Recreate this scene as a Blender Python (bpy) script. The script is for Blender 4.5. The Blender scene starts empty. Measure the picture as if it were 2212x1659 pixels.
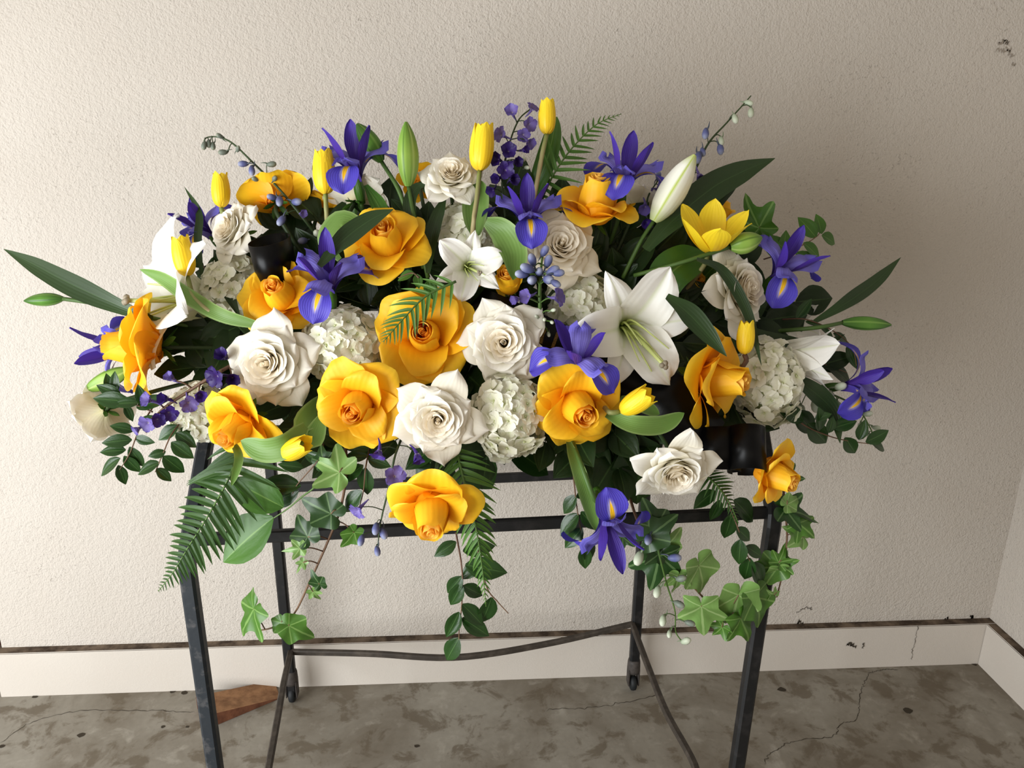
import bpy, math, random
import numpy as np
from mathutils import Vector, Matrix

rng = np.random.default_rng(11)
random.seed(11)
sc = bpy.context.scene
COL = sc.collection

# ------------------------------------------------------------------ camera
FPX, PITCH, YAW, ROLL = 1679.5, 0.3028, 0.0685, 0.0113
CAM = np.array([0.0, 0.0, 1.45])
_f = np.array([math.sin(YAW)*math.cos(PITCH), math.cos(YAW)*math.cos(PITCH), -math.sin(PITCH)])
_r = np.array([math.cos(YAW), -math.sin(YAW), 0.0])
_u = np.cross(_r, _f)
CR = math.cos(ROLL)*_r + math.sin(ROLL)*_u
CU = -math.sin(ROLL)*_r + math.cos(ROLL)*_u
CF = _f
cam_data = bpy.data.cameras.new('camera')
cam_data.sensor_width = 36.0
cam_data.lens = FPX*36.0/2212.0
cam_data.clip_start = 0.02
cam = bpy.data.objects.new('camera', cam_data)
COL.objects.link(cam)
m = np.eye(4); m[:3, 0] = CR; m[:3, 1] = CU; m[:3, 2] = -CF; m[:3, 3] = CAM
cam.matrix_world = Matrix(m.tolist())
sc.camera = cam

# ------------------------------------------------------------------ world, light, exposure
world = bpy.data.worlds.new('world'); sc.world = world
world.use_nodes = True
bg = world.node_tree.nodes['Background']
bg.inputs['Color'].default_value = (1.0, 0.88, 0.72, 1)
bg.inputs['Strength'].default_value = 0.66

def area(name, loc, target, sx, sy, power, color):
    ld = bpy.data.lights.new(name, 'AREA'); ld.shape = 'RECTANGLE'
    ld.size = sx; ld.size_y = sy; ld.energy = power; ld.color = color
    o = bpy.data.objects.new(name, ld); COL.objects.link(o)
    o.location = loc
    d = Vector(target)-Vector(loc)
    o.rotation_euler = d.to_track_quat('-Z', 'Y').to_euler()
    return o
# daylight through the wide doorway on the left, low because it bounces off the paving outside
area('doorway_daylight', (-2.05, -0.25, 0.90), (0.10, 1.45, 1.05), 2.1, 1.7, 124, (0.93, 0.97, 1.0))

sc.view_settings.view_transform = 'Standard'
sc.view_settings.look = 'None'
sc.view_settings.gamma = 1.0
sc.view_settings.use_curve_mapping = False
sc.view_settings.exposure = 0.07

# ------------------------------------------------------------------ points from the place
WALL = 1.868            # distance of the back wall from the camera
def ray(px, py):
    return CF + CR*((px-1106.0)/FPX) - CU*((py-829.5)/FPX)
def W(px, py, d):       # point at perpendicular distance d in front of the camera's vertical plane
    v = ray(px, py); return CAM + v*(d/v[1])
def S(px, py, d):       # metres per pixel there
    return (d/ray(px, py)[1])/FPX
def FL(px, py, z=0.0):  # point on a horizontal plane
    v = ray(px, py); return CAM + v*((z-CAM[2])/v[2])
def dm(px, py):         # the face of the flower mound
    return 1.06 + 0.30*max(0.0, (1000-py))/650 + 0.12*((px-1080)/850.0)**2
def cdir(r, u, t):      # direction from right / up / towards-the-viewer
    v = CR*r + CU*u - CF*t
    return v/np.linalg.norm(v)

# ------------------------------------------------------------------ mesh helpers
def make_mesh(name, V, F, mat, UV=None, smooth=True):
    me = bpy.data.meshes.new(name)
    V = np.asarray(V, float)
    me.from_pydata(V.tolist(), [], [list(map(int, f)) for f in F])
    if UV is not None:
        ul = me.uv_layers.new(name='uv')
        idx = np.zeros(len(me.loops), dtype=np.int32)
        me.loops.foreach_get('vertex_index', idx)
        ul.data.foreach_set('uv', np.asarray(UV, np.float32)[idx].ravel())
    if smooth: me.polygons.foreach_set('use_smooth', [True]*len(me.polygons))
    if mat is not None:
        for mm in (mat if isinstance(mat, (list, tuple)) else [mat]): me.materials.append(mm)
    return me

def grid_faces(nv, nu, off=0, closed=False):
    F = []
    for j in range(nv-1):
        for i in range(nu if closed else nu-1):
            a = off+j*nu+i; b = off+j*nu+(i+1) % nu
            F.append((a, b, b+nu, a+nu))
    return F

def ci(x, pts):         # smooth interpolation through (x, y) knots
    xs = np.array([p[0] for p in pts], float); ys = np.array([p[1] for p in pts], float)
    x = np.clip(np.asarray(x, float), xs[0], xs[-1])
    n = len(xs)
    if n == 2: return ys[0]+(ys[1]-ys[0])*(x-xs[0])/(xs[1]-xs[0])
    sl = np.diff(ys)/np.diff(xs)
    mt = np.zeros(n); mt[0] = sl[0]; mt[-1] = sl[-1]
    for i in range(1, n-1):
        mt[i] = 0 if sl[i-1]*sl[i] <= 0 else 2*sl[i-1]*sl[i]/(sl[i-1]+sl[i])
    k = np.clip(np.searchsorted(xs, x, side='right')-1, 0, n-2)
    h = xs[k+1]-xs[k]; t = (x-xs[k])/h
    return ((2*t**3-3*t**2+1)*ys[k] + (t**3-2*t**2+t)*h*mt[k]
            + (-2*t**3+3*t**2)*ys[k+1] + (t**3-t**2)*h*mt[k+1])

OB = [(0, .34), (.25, .72), (.55, 1), (.78, .9), (.92, .6), (1, .06)]
RND = [(0, .45), (.3, .9), (.6, 1), (.82, .88), (.94, .55), (1, .06)]
PT = [(0, .4), (.28, .85), (.52, 1), (.72, .84), (.88, .45), (1, .02)]
LAN = [(0, .35), (.2, .7), (.45, 1), (.7, .82), (.9, .35), (1, .03)]
TUL = [(0, .35), (.2, .85), (.45, 1), (.7, .92), (.9, .5), (1, .04)]
BUDP = [(0, .75), (.4, 1), (.8, 1), (.95, .93), (1, .8)]
WID = [(0, .4), (.3, .85), (.6, 1), (.85, .97), (1, .72)]

def petal(phi=0, L=1, Wd=.5, alpha=((0, 30), (1, 80)), s=OB, rho=None, krho=None, r0=0.0, z0=0.0,
          ruf=0.0, rk=3.0, rph=0.0, roll=0.0, spiral=0.0, crease=0.0, twist=0.0, nu=9, nv=11, notch=0.0, drop=0.0, de=2.5):
    """One petal as a curved sheet: it leaves the flower axis (+Z) at radius r0 and follows the angles in alpha."""
    v = np.linspace(0, 1, nv); u = np.linspace(-1, 1, nu)
    fine = np.linspace(0, 1, 61)
    al = np.radians(ci(fine, alpha))
    dr = np.sin(al); dz = np.cos(al)
    rr = np.concatenate([[0], np.cumsum((dr[1:]+dr[:-1])/2)*L/60]); zz = np.concatenate([[0], np.cumsum((dz[1:]+dz[:-1])/2)*L/60])
    UU, VV = np.meshgrid(u, v)
    VE = VV*(1-drop*np.abs(UU)**de)
    RR = r0+np.interp(VE, fine, rr); ZZ = z0+np.interp(VE, fine, zz); AA = np.interp(VE, fine, al)
    HW = Wd*ci(VV, s)
    RH = np.maximum(np.abs(RR)*krho, .02) if krho is not None else np.full(UU.shape, rho if rho else 1e6)
    arc = UU*HW
    ang = np.clip(arc/RH, -2.6, 2.6)
    inn = RH*(1-np.cos(ang)); yy = RH*np.sin(ang)
    inn = inn + ruf*np.sin(rk*UU+rph+2.2*VV)*VV**2*(.35+.65*np.abs(UU))
    inn = inn + ruf*.5*np.sin(rk*2.1*UU+rph*1.7)*VV**3
    inn = inn - roll*np.abs(UU)**3*VV
    inn = inn - spiral*UU
    inn = inn - crease*np.exp(-(UU/.16)**2)*np.sin(np.pi*np.clip(VV*1.02, 0, 1))
    nx = -np.cos(AA); nz = np.sin(AA)
    X = RR+nx*inn; Z = ZZ+nz*inn; Y = yy
    if notch: 
        X = X-notch*np.sin(AA)*np.exp(-(UU/.35)**2)*VV**6; Z = Z-notch*np.cos(AA)*np.exp(-(UU/.35)**2)*VV**6
    if twist: 
        X = X+np.sin(AA)*twist*UU*VV**2; Z = Z+np.cos(AA)*twist*UU*VV**2
    c, sn = math.cos(phi), math.sin(phi)
    P = np.stack([X*c-Y*sn, X*sn+Y*c, Z], -1).reshape(-1, 3)
    UV = np.stack([(UU+1)/2, VV], -1).reshape(-1, 2)
    return P, grid_faces(nv, nu), UV

def join(parts):
    V, F, UV, o = [], [], [], 0
    for p, f, uv in parts:
        V.append(p); UV.append(uv); F += [tuple(i+o for i in q) for q in f]; o += len(p)
    return np.concatenate(V), F, np.concatenate(UV)

def spline(pts, n):
    P = np.asarray(pts, float); k = len(P)
    if k == 2:
        t = np.linspace(0, 1, n)[:, None]; return P[0]*(1-t)+P[1]*t
    d = np.concatenate([[0], np.cumsum(np.maximum(np.linalg.norm(np.diff(P, axis=0), axis=1), 1e-6)**.6)])
    t = np.linspace(0, d[-1], n)
    T = np.zeros_like(P)
    for i in range(k):
        a, b = max(0, i-1), min(k-1, i+1); T[i] = (P[b]-P[a])/(d[b]-d[a])
    j = np.clip(np.searchsorted(d, t, side='right')-1, 0, k-2)
    h = (d[j+1]-d[j])[:, None]; s = ((t-d[j])/(d[j+1]-d[j]))[:, None]
    return ((2*s**3-3*s**2+1)*P[j]+(s**3-2*s**2+s)*h*T[j]+(-2*s**3+3*s**2)*P[j+1]+(s**3-s**2)*h*T[j+1])

def tangents(P):
    T = np.gradient(P, axis=0); return T/np.maximum(np.linalg.norm(T, axis=1, keepdims=True), 1e-9)

def tube(pts, rad, n=None, seg=6, cap=True):
    n = n or max(4, 5*len(pts))
    P = spline(pts, n); T = tangents(P)
    R = np.interp(np.linspace(0, 1, n), np.linspace(0, 1, len(rad)), rad) if np.ndim(rad) else np.full(n, rad)
    a = np.array([0.31, 0.17, 0.93]); A = a-T*(T@a)[:, None]
    A /= np.linalg.norm(A, axis=1, keepdims=True); B = np.cross(T, A)
    th = np.linspace(0, 2*math.pi, seg, endpoint=False)
    V = (P[:, None]+R[:, None, None]*(A[:, None]*np.cos(th)[None, :, None]+B[:, None]*np.sin(th)[None, :, None])).reshape(-1, 3)
    F = grid_faces(n, seg, closed=True)
    if cap: F += [tuple(range(seg))[::-1], tuple((n-1)*seg+i for i in range(seg))]
    UV = np.stack([np.tile(np.linspace(0, 1, seg), n), np.repeat(np.linspace(0, 1, n), seg)], -1)
    return V, F, UV

def lathe(prof, seg=10, lobes=0, lob=0.0):
    n = len(prof); th = np.linspace(0, 2*math.pi, seg, endpoint=False)
    V = []
    for r, z in prof:
        k = r*(1+lob*np.cos(lobes*th)); V.append(np.stack([k*np.cos(th), k*np.sin(th), np.full(seg, z)], -1))
    UV = np.stack([np.tile(np.linspace(0, 1, seg), n), np.repeat(np.linspace(0, 1, n), seg)], -1)
    return np.concatenate(V), grid_faces(n, seg, closed=True), UV

def leafsheet(L, Wd, s=LAN, droop=.5, fold=.25, nu=5, nv=8, wave=0.0, sickle=0.0):
    """A leaf along +X, upper side +Z."""
    v = np.linspace(0, 1, nv); u = np.linspace(-1, 1, nu)
    th = droop*v
    x = np.concatenate([[0], np.cumsum(np.cos((th[1:]+th[:-1])/2))*L/(nv-1)])
    z = -np.concatenate([[0], np.cumsum(np.sin((th[1:]+th[:-1])/2))*L/(nv-1)])
    hw = Wd*ci(v, s)
    UU, X = np.meshgrid(u, x); _, Z = np.meshgrid(u, z); _, HW = np.meshgrid(u, hw); _, VV = np.meshgrid(u, v)
    Y = UU*HW+sickle*VV**2*L
    Z = Z+fold*np.abs(UU*HW)+wave*Wd*np.sin(VV*9+UU*2)*np.abs(UU)
    return (np.stack([X, Y, Z], -1).reshape(-1, 3), grid_faces(nv, nu), np.stack([(UU+1)/2, VV], -1).reshape(-1, 2))

def frame(P, d, n):     # +X along d, +Z near n
    d = np.asarray(d, float); d = d/np.linalg.norm(d)
    n = np.asarray(n, float); n = n-d*(n@d)
    if np.linalg.norm(n) < 1e-5: n = np.cross(d, [.3, .5, .81])
    n /= np.linalg.norm(n); y = np.cross(n, d)
    m = np.eye(4); m[:3, 0] = d; m[:3, 1] = y; m[:3, 2] = n; m[:3, 3] = P
    return m
def axisframe(P, z, roll=0.0, scale=1.0):   # +Z along z; roll 0 puts local +X towards the picture's right
    z = np.asarray(z, float); z = z/np.linalg.norm(z)
    x = CR-z*(CR@z)
    if np.linalg.norm(x) < .2: x = CU-z*(CU@z)
    x /= np.linalg.norm(x); y = np.cross(z, x)
    c, s = math.cos(roll), math.sin(roll)
    m = np.eye(4); m[:3, 0] = (x*c+y*s)*scale; m[:3, 1] = (-x*s+y*c)*scale; m[:3, 2] = z*scale; m[:3, 3] = P
    return m
def rot(axis, a):
    return np.array(Matrix.Rotation(a, 4, axis))

def tag(o, label, cat, group=None, kind=None):
    if label: o['label'] = label
    if cat: o['category'] = cat
    if group: o['group'] = group
    if kind: o['kind'] = kind
    return o
def thing(name, label, cat, M=None, group=None):
    o = bpy.data.objects.new(name, None); COL.objects.link(o)
    o.empty_display_size = .02
    if M is not None: o.matrix_basis = Matrix(np.asarray(M).tolist())
    return tag(o, label, cat, group)
def part(name, me, parent=None, M=None, label=None):
    o = bpy.data.objects.new(name, me); COL.objects.link(o)
    if parent is not None: o.parent = parent
    if M is not None: o.matrix_basis = Matrix(np.asarray(M).tolist())
    if label: o['label'] = label
    return o
def tolocal(M, V):
    Mi = np.linalg.inv(M); V = np.asarray(V); return V@Mi[:3, :3].T+Mi[:3, 3]
def loc(P):
    m = np.eye(4); m[:3, 3] = P; return m

# ------------------------------------------------------------------ materials
def lin(c): 
    return tuple(((x/255.0)/12.92 if x/255.0 <= .04045 else ((x/255.0+.055)/1.055)**2.4) for x in c)+(1.0,)
class NT:
    def __init__(s, name):
        s.m = bpy.data.materials.new(name); s.m.use_nodes = True; s.t = s.m.node_tree
        s.t.nodes.clear(); s.out = s.n('ShaderNodeOutputMaterial')
    def n(s, typ, **kw):
        nd = s.t.nodes.new(typ)
        for k, v in kw.items():
            if k in nd.inputs: nd.inputs[k].default_value = v
            else: setattr(nd, k, v)
        return nd
    def l(s, a, b): s.t.links.new(a, b)
    def ramp(s, fac, stops, interp='LINEAR'):
        r = s.n('ShaderNodeValToRGB'); r.color_ramp.interpolation = interp
        e = r.color_ramp.elements
        while len(e) < len(stops): e.new(.5)
        for el, (p, c) in zip(e, stops): el.position = p; el.color = c
        s.l(fac, r.inputs['Fac']); return r.outputs['Color']
    def mix(s, fac, a, b, mode='MIX'):
        x = s.n('ShaderNodeMix', data_type='RGBA', blend_type=mode)
        for sock, val in ((x.inputs[0], fac), (x.inputs[6], a), (x.inputs[7], b)):
            if hasattr(val, 'links') or hasattr(val, 'is_output'): s.l(val, sock)
            else: sock.default_value = val
        return x.outputs[2]
    def math(s, op, a, b=0.0, clamp=False):
        x = s.n('ShaderNodeMath', operation=op, use_clamp=clamp)
        for sock, val in ((x.inputs[0], a), (x.inputs[1], b)):
            if hasattr(val, 'is_output'): s.l(val, sock)
            else: sock.default_value = val
        return x.outputs[0]
    def noise(s, scale, detail=3.0, coord=None, rough=.5, dist=0.0):
        x = s.n('ShaderNodeTexNoise', Scale=scale, Detail=detail, Roughness=rough, Distortion=dist)
        if coord is not None: s.l(coord, x.inputs['Vector'])
        return x
    def bsdf(s, color, rough=.5, spec=.4, transl=0.0, normal=None, sheen=0.0, metal=0.0, coat=0.0):
        p = s.n('ShaderNodeBsdfPrincipled')
        if hasattr(color, 'is_output'): s.l(color, p.inputs['Base Color'])
        else: p.inputs['Base Color'].default_value = color
        if hasattr(rough, 'is_output'): s.l(rough, p.inputs['Roughness'])
        else: p.inputs['Roughness'].default_value = rough
        p.inputs['Specular IOR Level'].default_value = spec
        p.inputs['Metallic'].default_value = metal
        p.inputs['Coat Weight'].default_value = coat
        if sheen: p.inputs['Sheen Weight'].default_value = sheen
        if normal is not None: s.l(normal, p.inputs['Normal'])
        if transl:
            tr = s.n('ShaderNodeBsdfTranslucent')
            if hasattr(color, 'is_output'): s.l(color, tr.inputs['Color'])
            else: tr.inputs['Color'].default_value = color
            mx = s.n('ShaderNodeMixShader'); mx.inputs[0].default_value = transl
            s.l(p.outputs[0], mx.inputs[1]); s.l(tr.outputs[0], mx.inputs[2]); s.l(mx.outputs[0], s.out.inputs['Surface'])
        else: s.l(p.outputs[0], s.out.inputs['Surface'])
        return s.m
    def bump(s, h, strength=.3, dist=.002):
        b = s.n('ShaderNodeBump', Strength=strength, Distance=dist); s.l(h, b.inputs['Height']); return b.outputs[0]

def sheet_mat(name, stops, rough=.5, transl=.25, vary=.1, veins=0.0, vein_n=14, streak=None, mid=None, edge=None, spec=.35, spot=None):
    """Petal or leaf: colour runs along its length (uv.y), with fine veins across its width (uv.x)."""
    t = NT(name); uv = t.n('ShaderNodeUVMap'); sp = t.n('ShaderNodeSeparateXYZ'); t.l(uv.outputs[0], sp.inputs[0])
    u, v = sp.outputs[0], sp.outputs[1]
    c = t.ramp(v, [(p, lin(k)) for p, k in stops])
    au = t.math('MULTIPLY', t.math('ABSOLUTE', t.math('SUBTRACT', u, .5)), 2.0)
    if edge: c = t.mix(t.ramp(au, [(.72, (0, 0, 0, 1)), (1, (1, 1, 1, 1))]), c, lin(edge))
    if mid:
        k = t.ramp(au, [(0, (1, 1, 1, 1)), (mid[1], (0, 0, 0, 1))]); c = t.mix(k, c, lin(mid[0]))
    if spot:    # coloured signal patch at v range on the midline
        a = t.ramp(v, [(spot[1], (0, 0, 0, 1)), (spot[1]+.06, (1, 1, 1, 1)), (spot[2]-.1, (1, 1, 1, 1)), (spot[2], (0, 0, 0, 1))])
        w = t.math('MULTIPLY', t.math('SUBTRACT', spot[2], v), spot[3]/(spot[2]-spot[1]))
        q = t.math('SUBTRACT', w, au)
        halo = t.ramp(t.math('ADD', q, .2), [(0.02, (0, 0, 0, 1)), (.3, (.8, .8, .8, 1))])
        b = t.ramp(q, [(0.0, (0, 0, 0, 1)), (.04, (1, 1, 1, 1))])
        c = t.mix(t.mix(1.0, a, halo, 'MULTIPLY'), c, lin((214, 210, 236)))
        c = t.mix(t.mix(1.0, a, b, 'MULTIPLY'), c, lin(spot[0]))
    oi = t.n('ShaderNodeObjectInfo')
    nz = t.noise(9.0, 4.0, uv.outputs[0])
    f = t.math('ADD', t.math('MULTIPLY', oi.outputs['Random'], vary), t.math('MULTIPLY', nz.outputs['Fac'], vary))
    hs = t.n('ShaderNodeHueSaturation'); t.l(t.math('ADD', f, 1.0-vary), hs.inputs['Value']); t.l(c, hs.inputs['Color'])
    c = hs.outputs[0]
    nrm = None
    if veins:
        sn = t.math('SINE', t.math('ADD', t.math('MULTIPLY', u, vein_n*6.28), t.math('MULTIPLY', nz.outputs['Fac'], 3.0)))
        nrm = t.bump(sn, veins, .0006)
    return t.bsdf(c, rough, spec, transl, nrm)

MAT = {}
MAT['rose_yellow'] = sheet_mat('rose_yellow', [(0, (246, 160, 20)), (.4, (252, 188, 26)), (.85, (255, 202, 38)), (1, (255, 209, 58))], .5, .3, .07, .12, 9)
MAT['rose_heart'] = sheet_mat('rose_heart', [(0, (250, 168, 40)), (.5, (253, 186, 44)), (.9, (255, 200, 66)), (1, (255, 212, 104))], .5, .35, .05, .1, 7)
MAT['rose_white'] = sheet_mat('rose_white', [(0, (232, 224, 176)), (.35, (243, 236, 212)), (.8, (247, 243, 230)), (1, (250, 247, 240))], .5, .3, .04, .1, 9)
MAT['rose_cream'] = sheet_mat('rose_cream', [(0, (236, 216, 170)), (.5, (245, 232, 204)), (1, (250, 243, 228))], .5, .3, .04, .1, 7)
MAT['hydrangea'] = sheet_mat('hydrangea', [(0, (220, 226, 178)), (.3, (240, 240, 216)), (1, (247, 246, 234))], .55, .25, .06, .15, 8)
MAT['hydrangea_core'] = sheet_mat('hydrangea_core', [(0, (150, 165, 100)), (1, (190, 198, 150))], .6, .1, .1)
MAT['lily'] = sheet_mat('lily', [(0, (176, 196, 96)), (.16, (222, 228, 176)), (.34, (246, 245, 236)), (1, (250, 249, 246))], .4, .25, .03, .12, 8, mid=((236, 240, 214), .14))
MAT['lily_bud_green'] = sheet_mat('lily_bud_green', [(0, (120, 158, 70)), (.5, (146, 180, 78)), (1, (96, 138, 50))], .4, .1, .06, .1, 5, mid=((84, 120, 40), .12), edge=(178, 202, 116))
MAT['lily_bud_dark'] = sheet_mat('lily_bud_dark', [(0, (60, 100, 36)), (.5, (88, 134, 50)), (1, (54, 92, 34))], .4, .1, .06, .1, 5, mid=((46, 80, 30), .12), edge=(122, 160, 76))
MAT['lily_bud_white'] = sheet_mat('lily_bud_white', [(0, (206, 220, 150)), (.2, (236, 238, 214)), (.8, (246, 246, 236)), (1, (196, 212, 120))], .4, .15, .03, .1, 5, mid=((186, 204, 84), .16))
MAT['lily_pistil'] = sheet_mat('lily_pistil', [(0, (190, 206, 110)), (1, (206, 216, 140))], .4, .1)
MAT['lily_stigma'] = sheet_mat('lily_stigma', [(0, (150, 142, 120)), (1, (160, 148, 128))], .5)
MAT['iris_fall'] = sheet_mat('iris_fall', [(0, (84, 62, 158)), (.5, (84, 74, 190)), (1, (66, 54, 168))], .5, .2, .1, .2, 14, spot=((250, 196, 34), .28, .86, .42))
MAT['iris_standard'] = sheet_mat('iris_standard', [(0, (72, 44, 130)), (1, (62, 40, 150))], .5, .2, .1, .2, 9)
MAT['iris_style'] = sheet_mat('iris_style', [(0, (106, 84, 180)), (.6, (126, 118, 208)), (1, (98, 90, 190))], .5, .25, .08, .2, 10)
MAT['tulip'] = sheet_mat('tulip', [(0, (244, 206, 60)), (.3, (253, 216, 36)), (1, (255, 226, 52))], .42, .25, .05, .15, 8)
MAT['delph_violet'] = sheet_mat('delph_violet', [(0, (225, 220, 235)), (.12, (110, 90, 170)), (.4, (70, 44, 140)), (1, (64, 42, 130))], .5, .2, .15)
MAT['delph_dark'] = sheet_mat('delph_dark', [(0, (215, 205, 225)), (.1, (80, 55, 130)), (.3, (48, 26, 96)), (1, (44, 26, 92))], .5, .2, .15)
MAT['delph_lilac'] = sheet_mat('delph_lilac', [(0, (215, 205, 215)), (.2, (128, 112, 176)), (1, (96, 82, 160))], .5, .25, .15)
MAT['delph_bud_blue'] = sheet_mat('delph_bud_blue', [(0, (70, 78, 92)), (.5, (92, 98, 148)), (1, (176, 182, 200))], .5, .15, .15)
MAT['delph_bud_grey'] = sheet_mat('delph_bud_grey', [(0, (88, 98, 84)), (.6, (110, 118, 108)), (1, (146, 150, 128))], .5, .1, .12)
MAT['delph_bud_pale'] = sheet_mat('delph_bud_pale', [(0, (120, 136, 108)), (.6, (190, 198, 176)), (1, (214, 216, 200))], .5, .15, .1)
MAT['stem'] = sheet_mat('stem', [(0, (62, 88, 38)), (1, (82, 112, 50))], .5, 0, .1)
MAT['stem_dark'] = sheet_mat('stem_dark', [(0, (42, 58, 32)), (1, (56, 74, 40))], .5, 0, .1)
MAT['stem_brown'] = sheet_mat('stem_brown', [(0, (84, 58, 44)), (1, (112, 86, 62))], .55, 0, .1)
MAT['stem_tan'] = sheet_mat('stem_tan', [(0, (120, 134, 70)), (.5, (158, 146, 104)), (1, (160, 146, 106))], .5, 0, .08)
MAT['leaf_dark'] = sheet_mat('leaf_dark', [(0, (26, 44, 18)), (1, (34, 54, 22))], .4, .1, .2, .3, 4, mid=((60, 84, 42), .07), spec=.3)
MAT['leaf_mid'] = sheet_mat('leaf_mid', [(0, (54, 92, 30)), (1, (66, 106, 34))], .4, .15, .15, .25, 4, mid=((104, 138, 66), .06), spec=.35)
MAT['leaf_gloss'] = sheet_mat('leaf_gloss', [(0, (30, 58, 22)), (1, (38, 68, 26))], .3, .1, .15, .2, 3, mid=((72, 104, 54), .06), spec=.38)
MAT['leaf_fern'] = sheet_mat('leaf_fern', [(0, (42, 72, 26)), (1, (52, 84, 32))], .45, .15, .15, .3, 2, mid=((68, 100, 46), .1))
MAT['leaf_fern_light'] = sheet_mat('leaf_fern_light', [(0, (66, 104, 38)), (1, (80, 120, 46))], .45, .15, .12, .3, 2, mid=((74, 110, 44), .1))
MAT['leaf_blade'] = sheet_mat('leaf_blade', [(0, (46, 70, 32)), (.4, (36, 56, 27)), (1, (42, 62, 29))], .4, .08, .1, .12, 7, mid=((54, 78, 42), .05), spec=.35)
MAT['leaf_tulip'] = sheet_mat('leaf_tulip', [(0, (98, 130, 62)), (.5, (112, 146, 72)), (1, (98, 136, 58))], .45, .18, .1, .12, 9, edge=(138, 166, 100))

def ivy_mat(name, c1, c2, vein):
    t = NT(name); uv = t.n('ShaderNodeUVMap'); sp = t.n('ShaderNodeSeparateXYZ'); t.l(uv.outputs[0], sp.inputs[0])
    th, rr = sp.outputs[0], sp.outputs[1]
    nz = t.noise(5.0, 4.0, uv.outputs[0])
    c = t.mix(nz.outputs['Fac'], lin(c1), lin(c2))
    acc = None
    for a in (.5, .5-52/360, .5+52/360, .5-116/360, .5+116/360):
        d = t.math('MULTIPLY', t.math('ABSOLUTE', t.math('SUBTRACT', th, a)), t.math('ADD', rr, .05))
        k = t.math('LESS_THAN', d, .006)
        acc = k if acc is None else t.math('MAXIMUM', acc, k)
    acc = t.math('MULTIPLY', acc, .7)
    c = t.mix(acc, c, lin(vein))
    return t.bsdf(c, .38, .4, .15)
MAT['ivy_dark'] = ivy_mat('ivy_dark', (28, 56, 24), (42, 74, 30), (96, 124, 78))
MAT['ivy_mid'] = ivy_mat('ivy_mid', (58, 96, 30), (76, 118, 40), (122, 156, 84))
MAT['ivy_light'] = ivy_mat('ivy_light', (96, 132, 64), (118, 152, 82), (156, 182, 120))

def simple(name, col, rough=.5, spec=.4, metal=0.0, noise=None, bump=None, sheen=0.0):
    t = NT(name); tc = t.n('ShaderNodeTexCoord'); c = lin(col); nrm = None
    if noise:
        sc_, col2, lo, hi = noise
        nz = t.noise(sc_, 6.0, tc.outputs['Object'], .6)
        k = t.ramp(nz.outputs['Fac'], [(lo, (0, 0, 0, 1)), (hi, (1, 1, 1, 1))]); c = t.mix(k, c, lin(col2))
    if bump:
        b = t.noise(bump[0], 4.0, tc.outputs['Object']); nrm = t.bump(b.outputs['Fac'], bump[1], bump[2])
    return t.bsdf(c, rough, spec, 0, nrm, sheen, metal)
MAT['steel'] = simple('steel', (17, 17, 18), .5, .35, 0, (26, (40, 38, 38), .52, .74), (90, .25, .001))
MAT['steel_worn'] = simple('steel_worn', (26, 32, 38), .5, .4, 0, (34, (84, 82, 82), .54, .76), (90, .3, .001))
MAT['steel_brown'] = simple('steel_brown', (54, 48, 42), .6, .3, 0, (40, (78, 70, 62), .45, .75), (90, .2, .001))
MAT['caster'] = simple('caster', (70, 64, 60), .6, .3, 0, (60, (48, 44, 42), .4, .7))
MAT['rubber'] = simple('rubber', (26, 28, 30), .6, .3)
MAT['wood'] = simple('wood', (150, 112, 80), .75, .2, 0, (30, (108, 76, 52), .4, .7), (60, .5, .002))
MAT['wood_cut_shaded'] = simple('wood_cut_shaded', (112, 72, 52), .8, .15, 0, (40, (84, 52, 38), .4, .7), (60, .5, .002))  # reddish cut wood, with the shade of the wedge's sides put into the colour
MAT['ribbon'] = simple('ribbon', (3, 3, 4), .36, .18, 0, None, (400, .05, .0003), .0)
MAT['gold'] = simple('gold', (150, 122, 62), .35, .5, .6, (900, (70, 54, 26), .4, .6), (900, .8, .0006))
MAT['foam'] = simple('foam', (38, 58, 36), .9, .1)
MAT['grime'] = simple('grime', (112, 98, 84), .9, .1, 0, (20, (64, 54, 46), .4, .6))
MAT['crack'] = simple('crack', (64, 58, 50), .95, .05)
MAT['scuff'] = simple('scuff', (146, 136, 124), .9, .1)
MAT['redwood'] = simple('redwood', (92, 50, 42), .6, .2)

def wall_mat(name, stucco=1.0, base=(214, 205, 194)):
    t = NT(name); tc = t.n('ShaderNodeTexCoord'); co = tc.outputs['Object']
    big = t.noise(1.7, 3.0, co); mid = t.noise(7.0, 4.0, co)
    c = t.mix(t.ramp(big.outputs['Fac'], [(.35, (0, 0, 0, 1)), (.7, (1, 1, 1, 1))]), lin(base), lin(tuple(k-9 for k in base)))
    c = t.mix(t.math('MULTIPLY', mid.outputs['Fac'], .3), c, lin((184, 171, 157)))
    pits = t.noise(150.0, 2.0, co, .5, .6)
    patch = t.noise(5.0, 2.0, co)
    k = t.math('MULTIPLY', t.ramp(pits.outputs['Fac'], [(.64, (0, 0, 0, 1)), (.72, (1, 1, 1, 1))]), t.ramp(patch.outputs['Fac'], [(.4, (.15, .15, .15, 1)), (.65, (.8, .8, .8, 1))]))
    if stucco >= .5: c = t.mix(t.math('MULTIPLY', k, .3), c, lin((118, 107, 96)))
    fine = t.noise(230.0, 3.0, co, .55); broad = t.noise(75.0, 3.0, co, .6)
    h = t.math('ADD', t.math('MULTIPLY', fine.outputs['Fac'], 1.0), t.math('MULTIPLY', broad.outputs['Fac'], .9))
    if stucco >= .5: h = t.math('SUBTRACT', h, t.math('MULTIPLY', k, .5))
    return t.bsdf(c, .85, .2, 0, t.bump(h, .75*stucco, .0035))
MAT['stucco'] = wall_mat('stucco', 1.0, (191, 184, 175))
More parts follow.
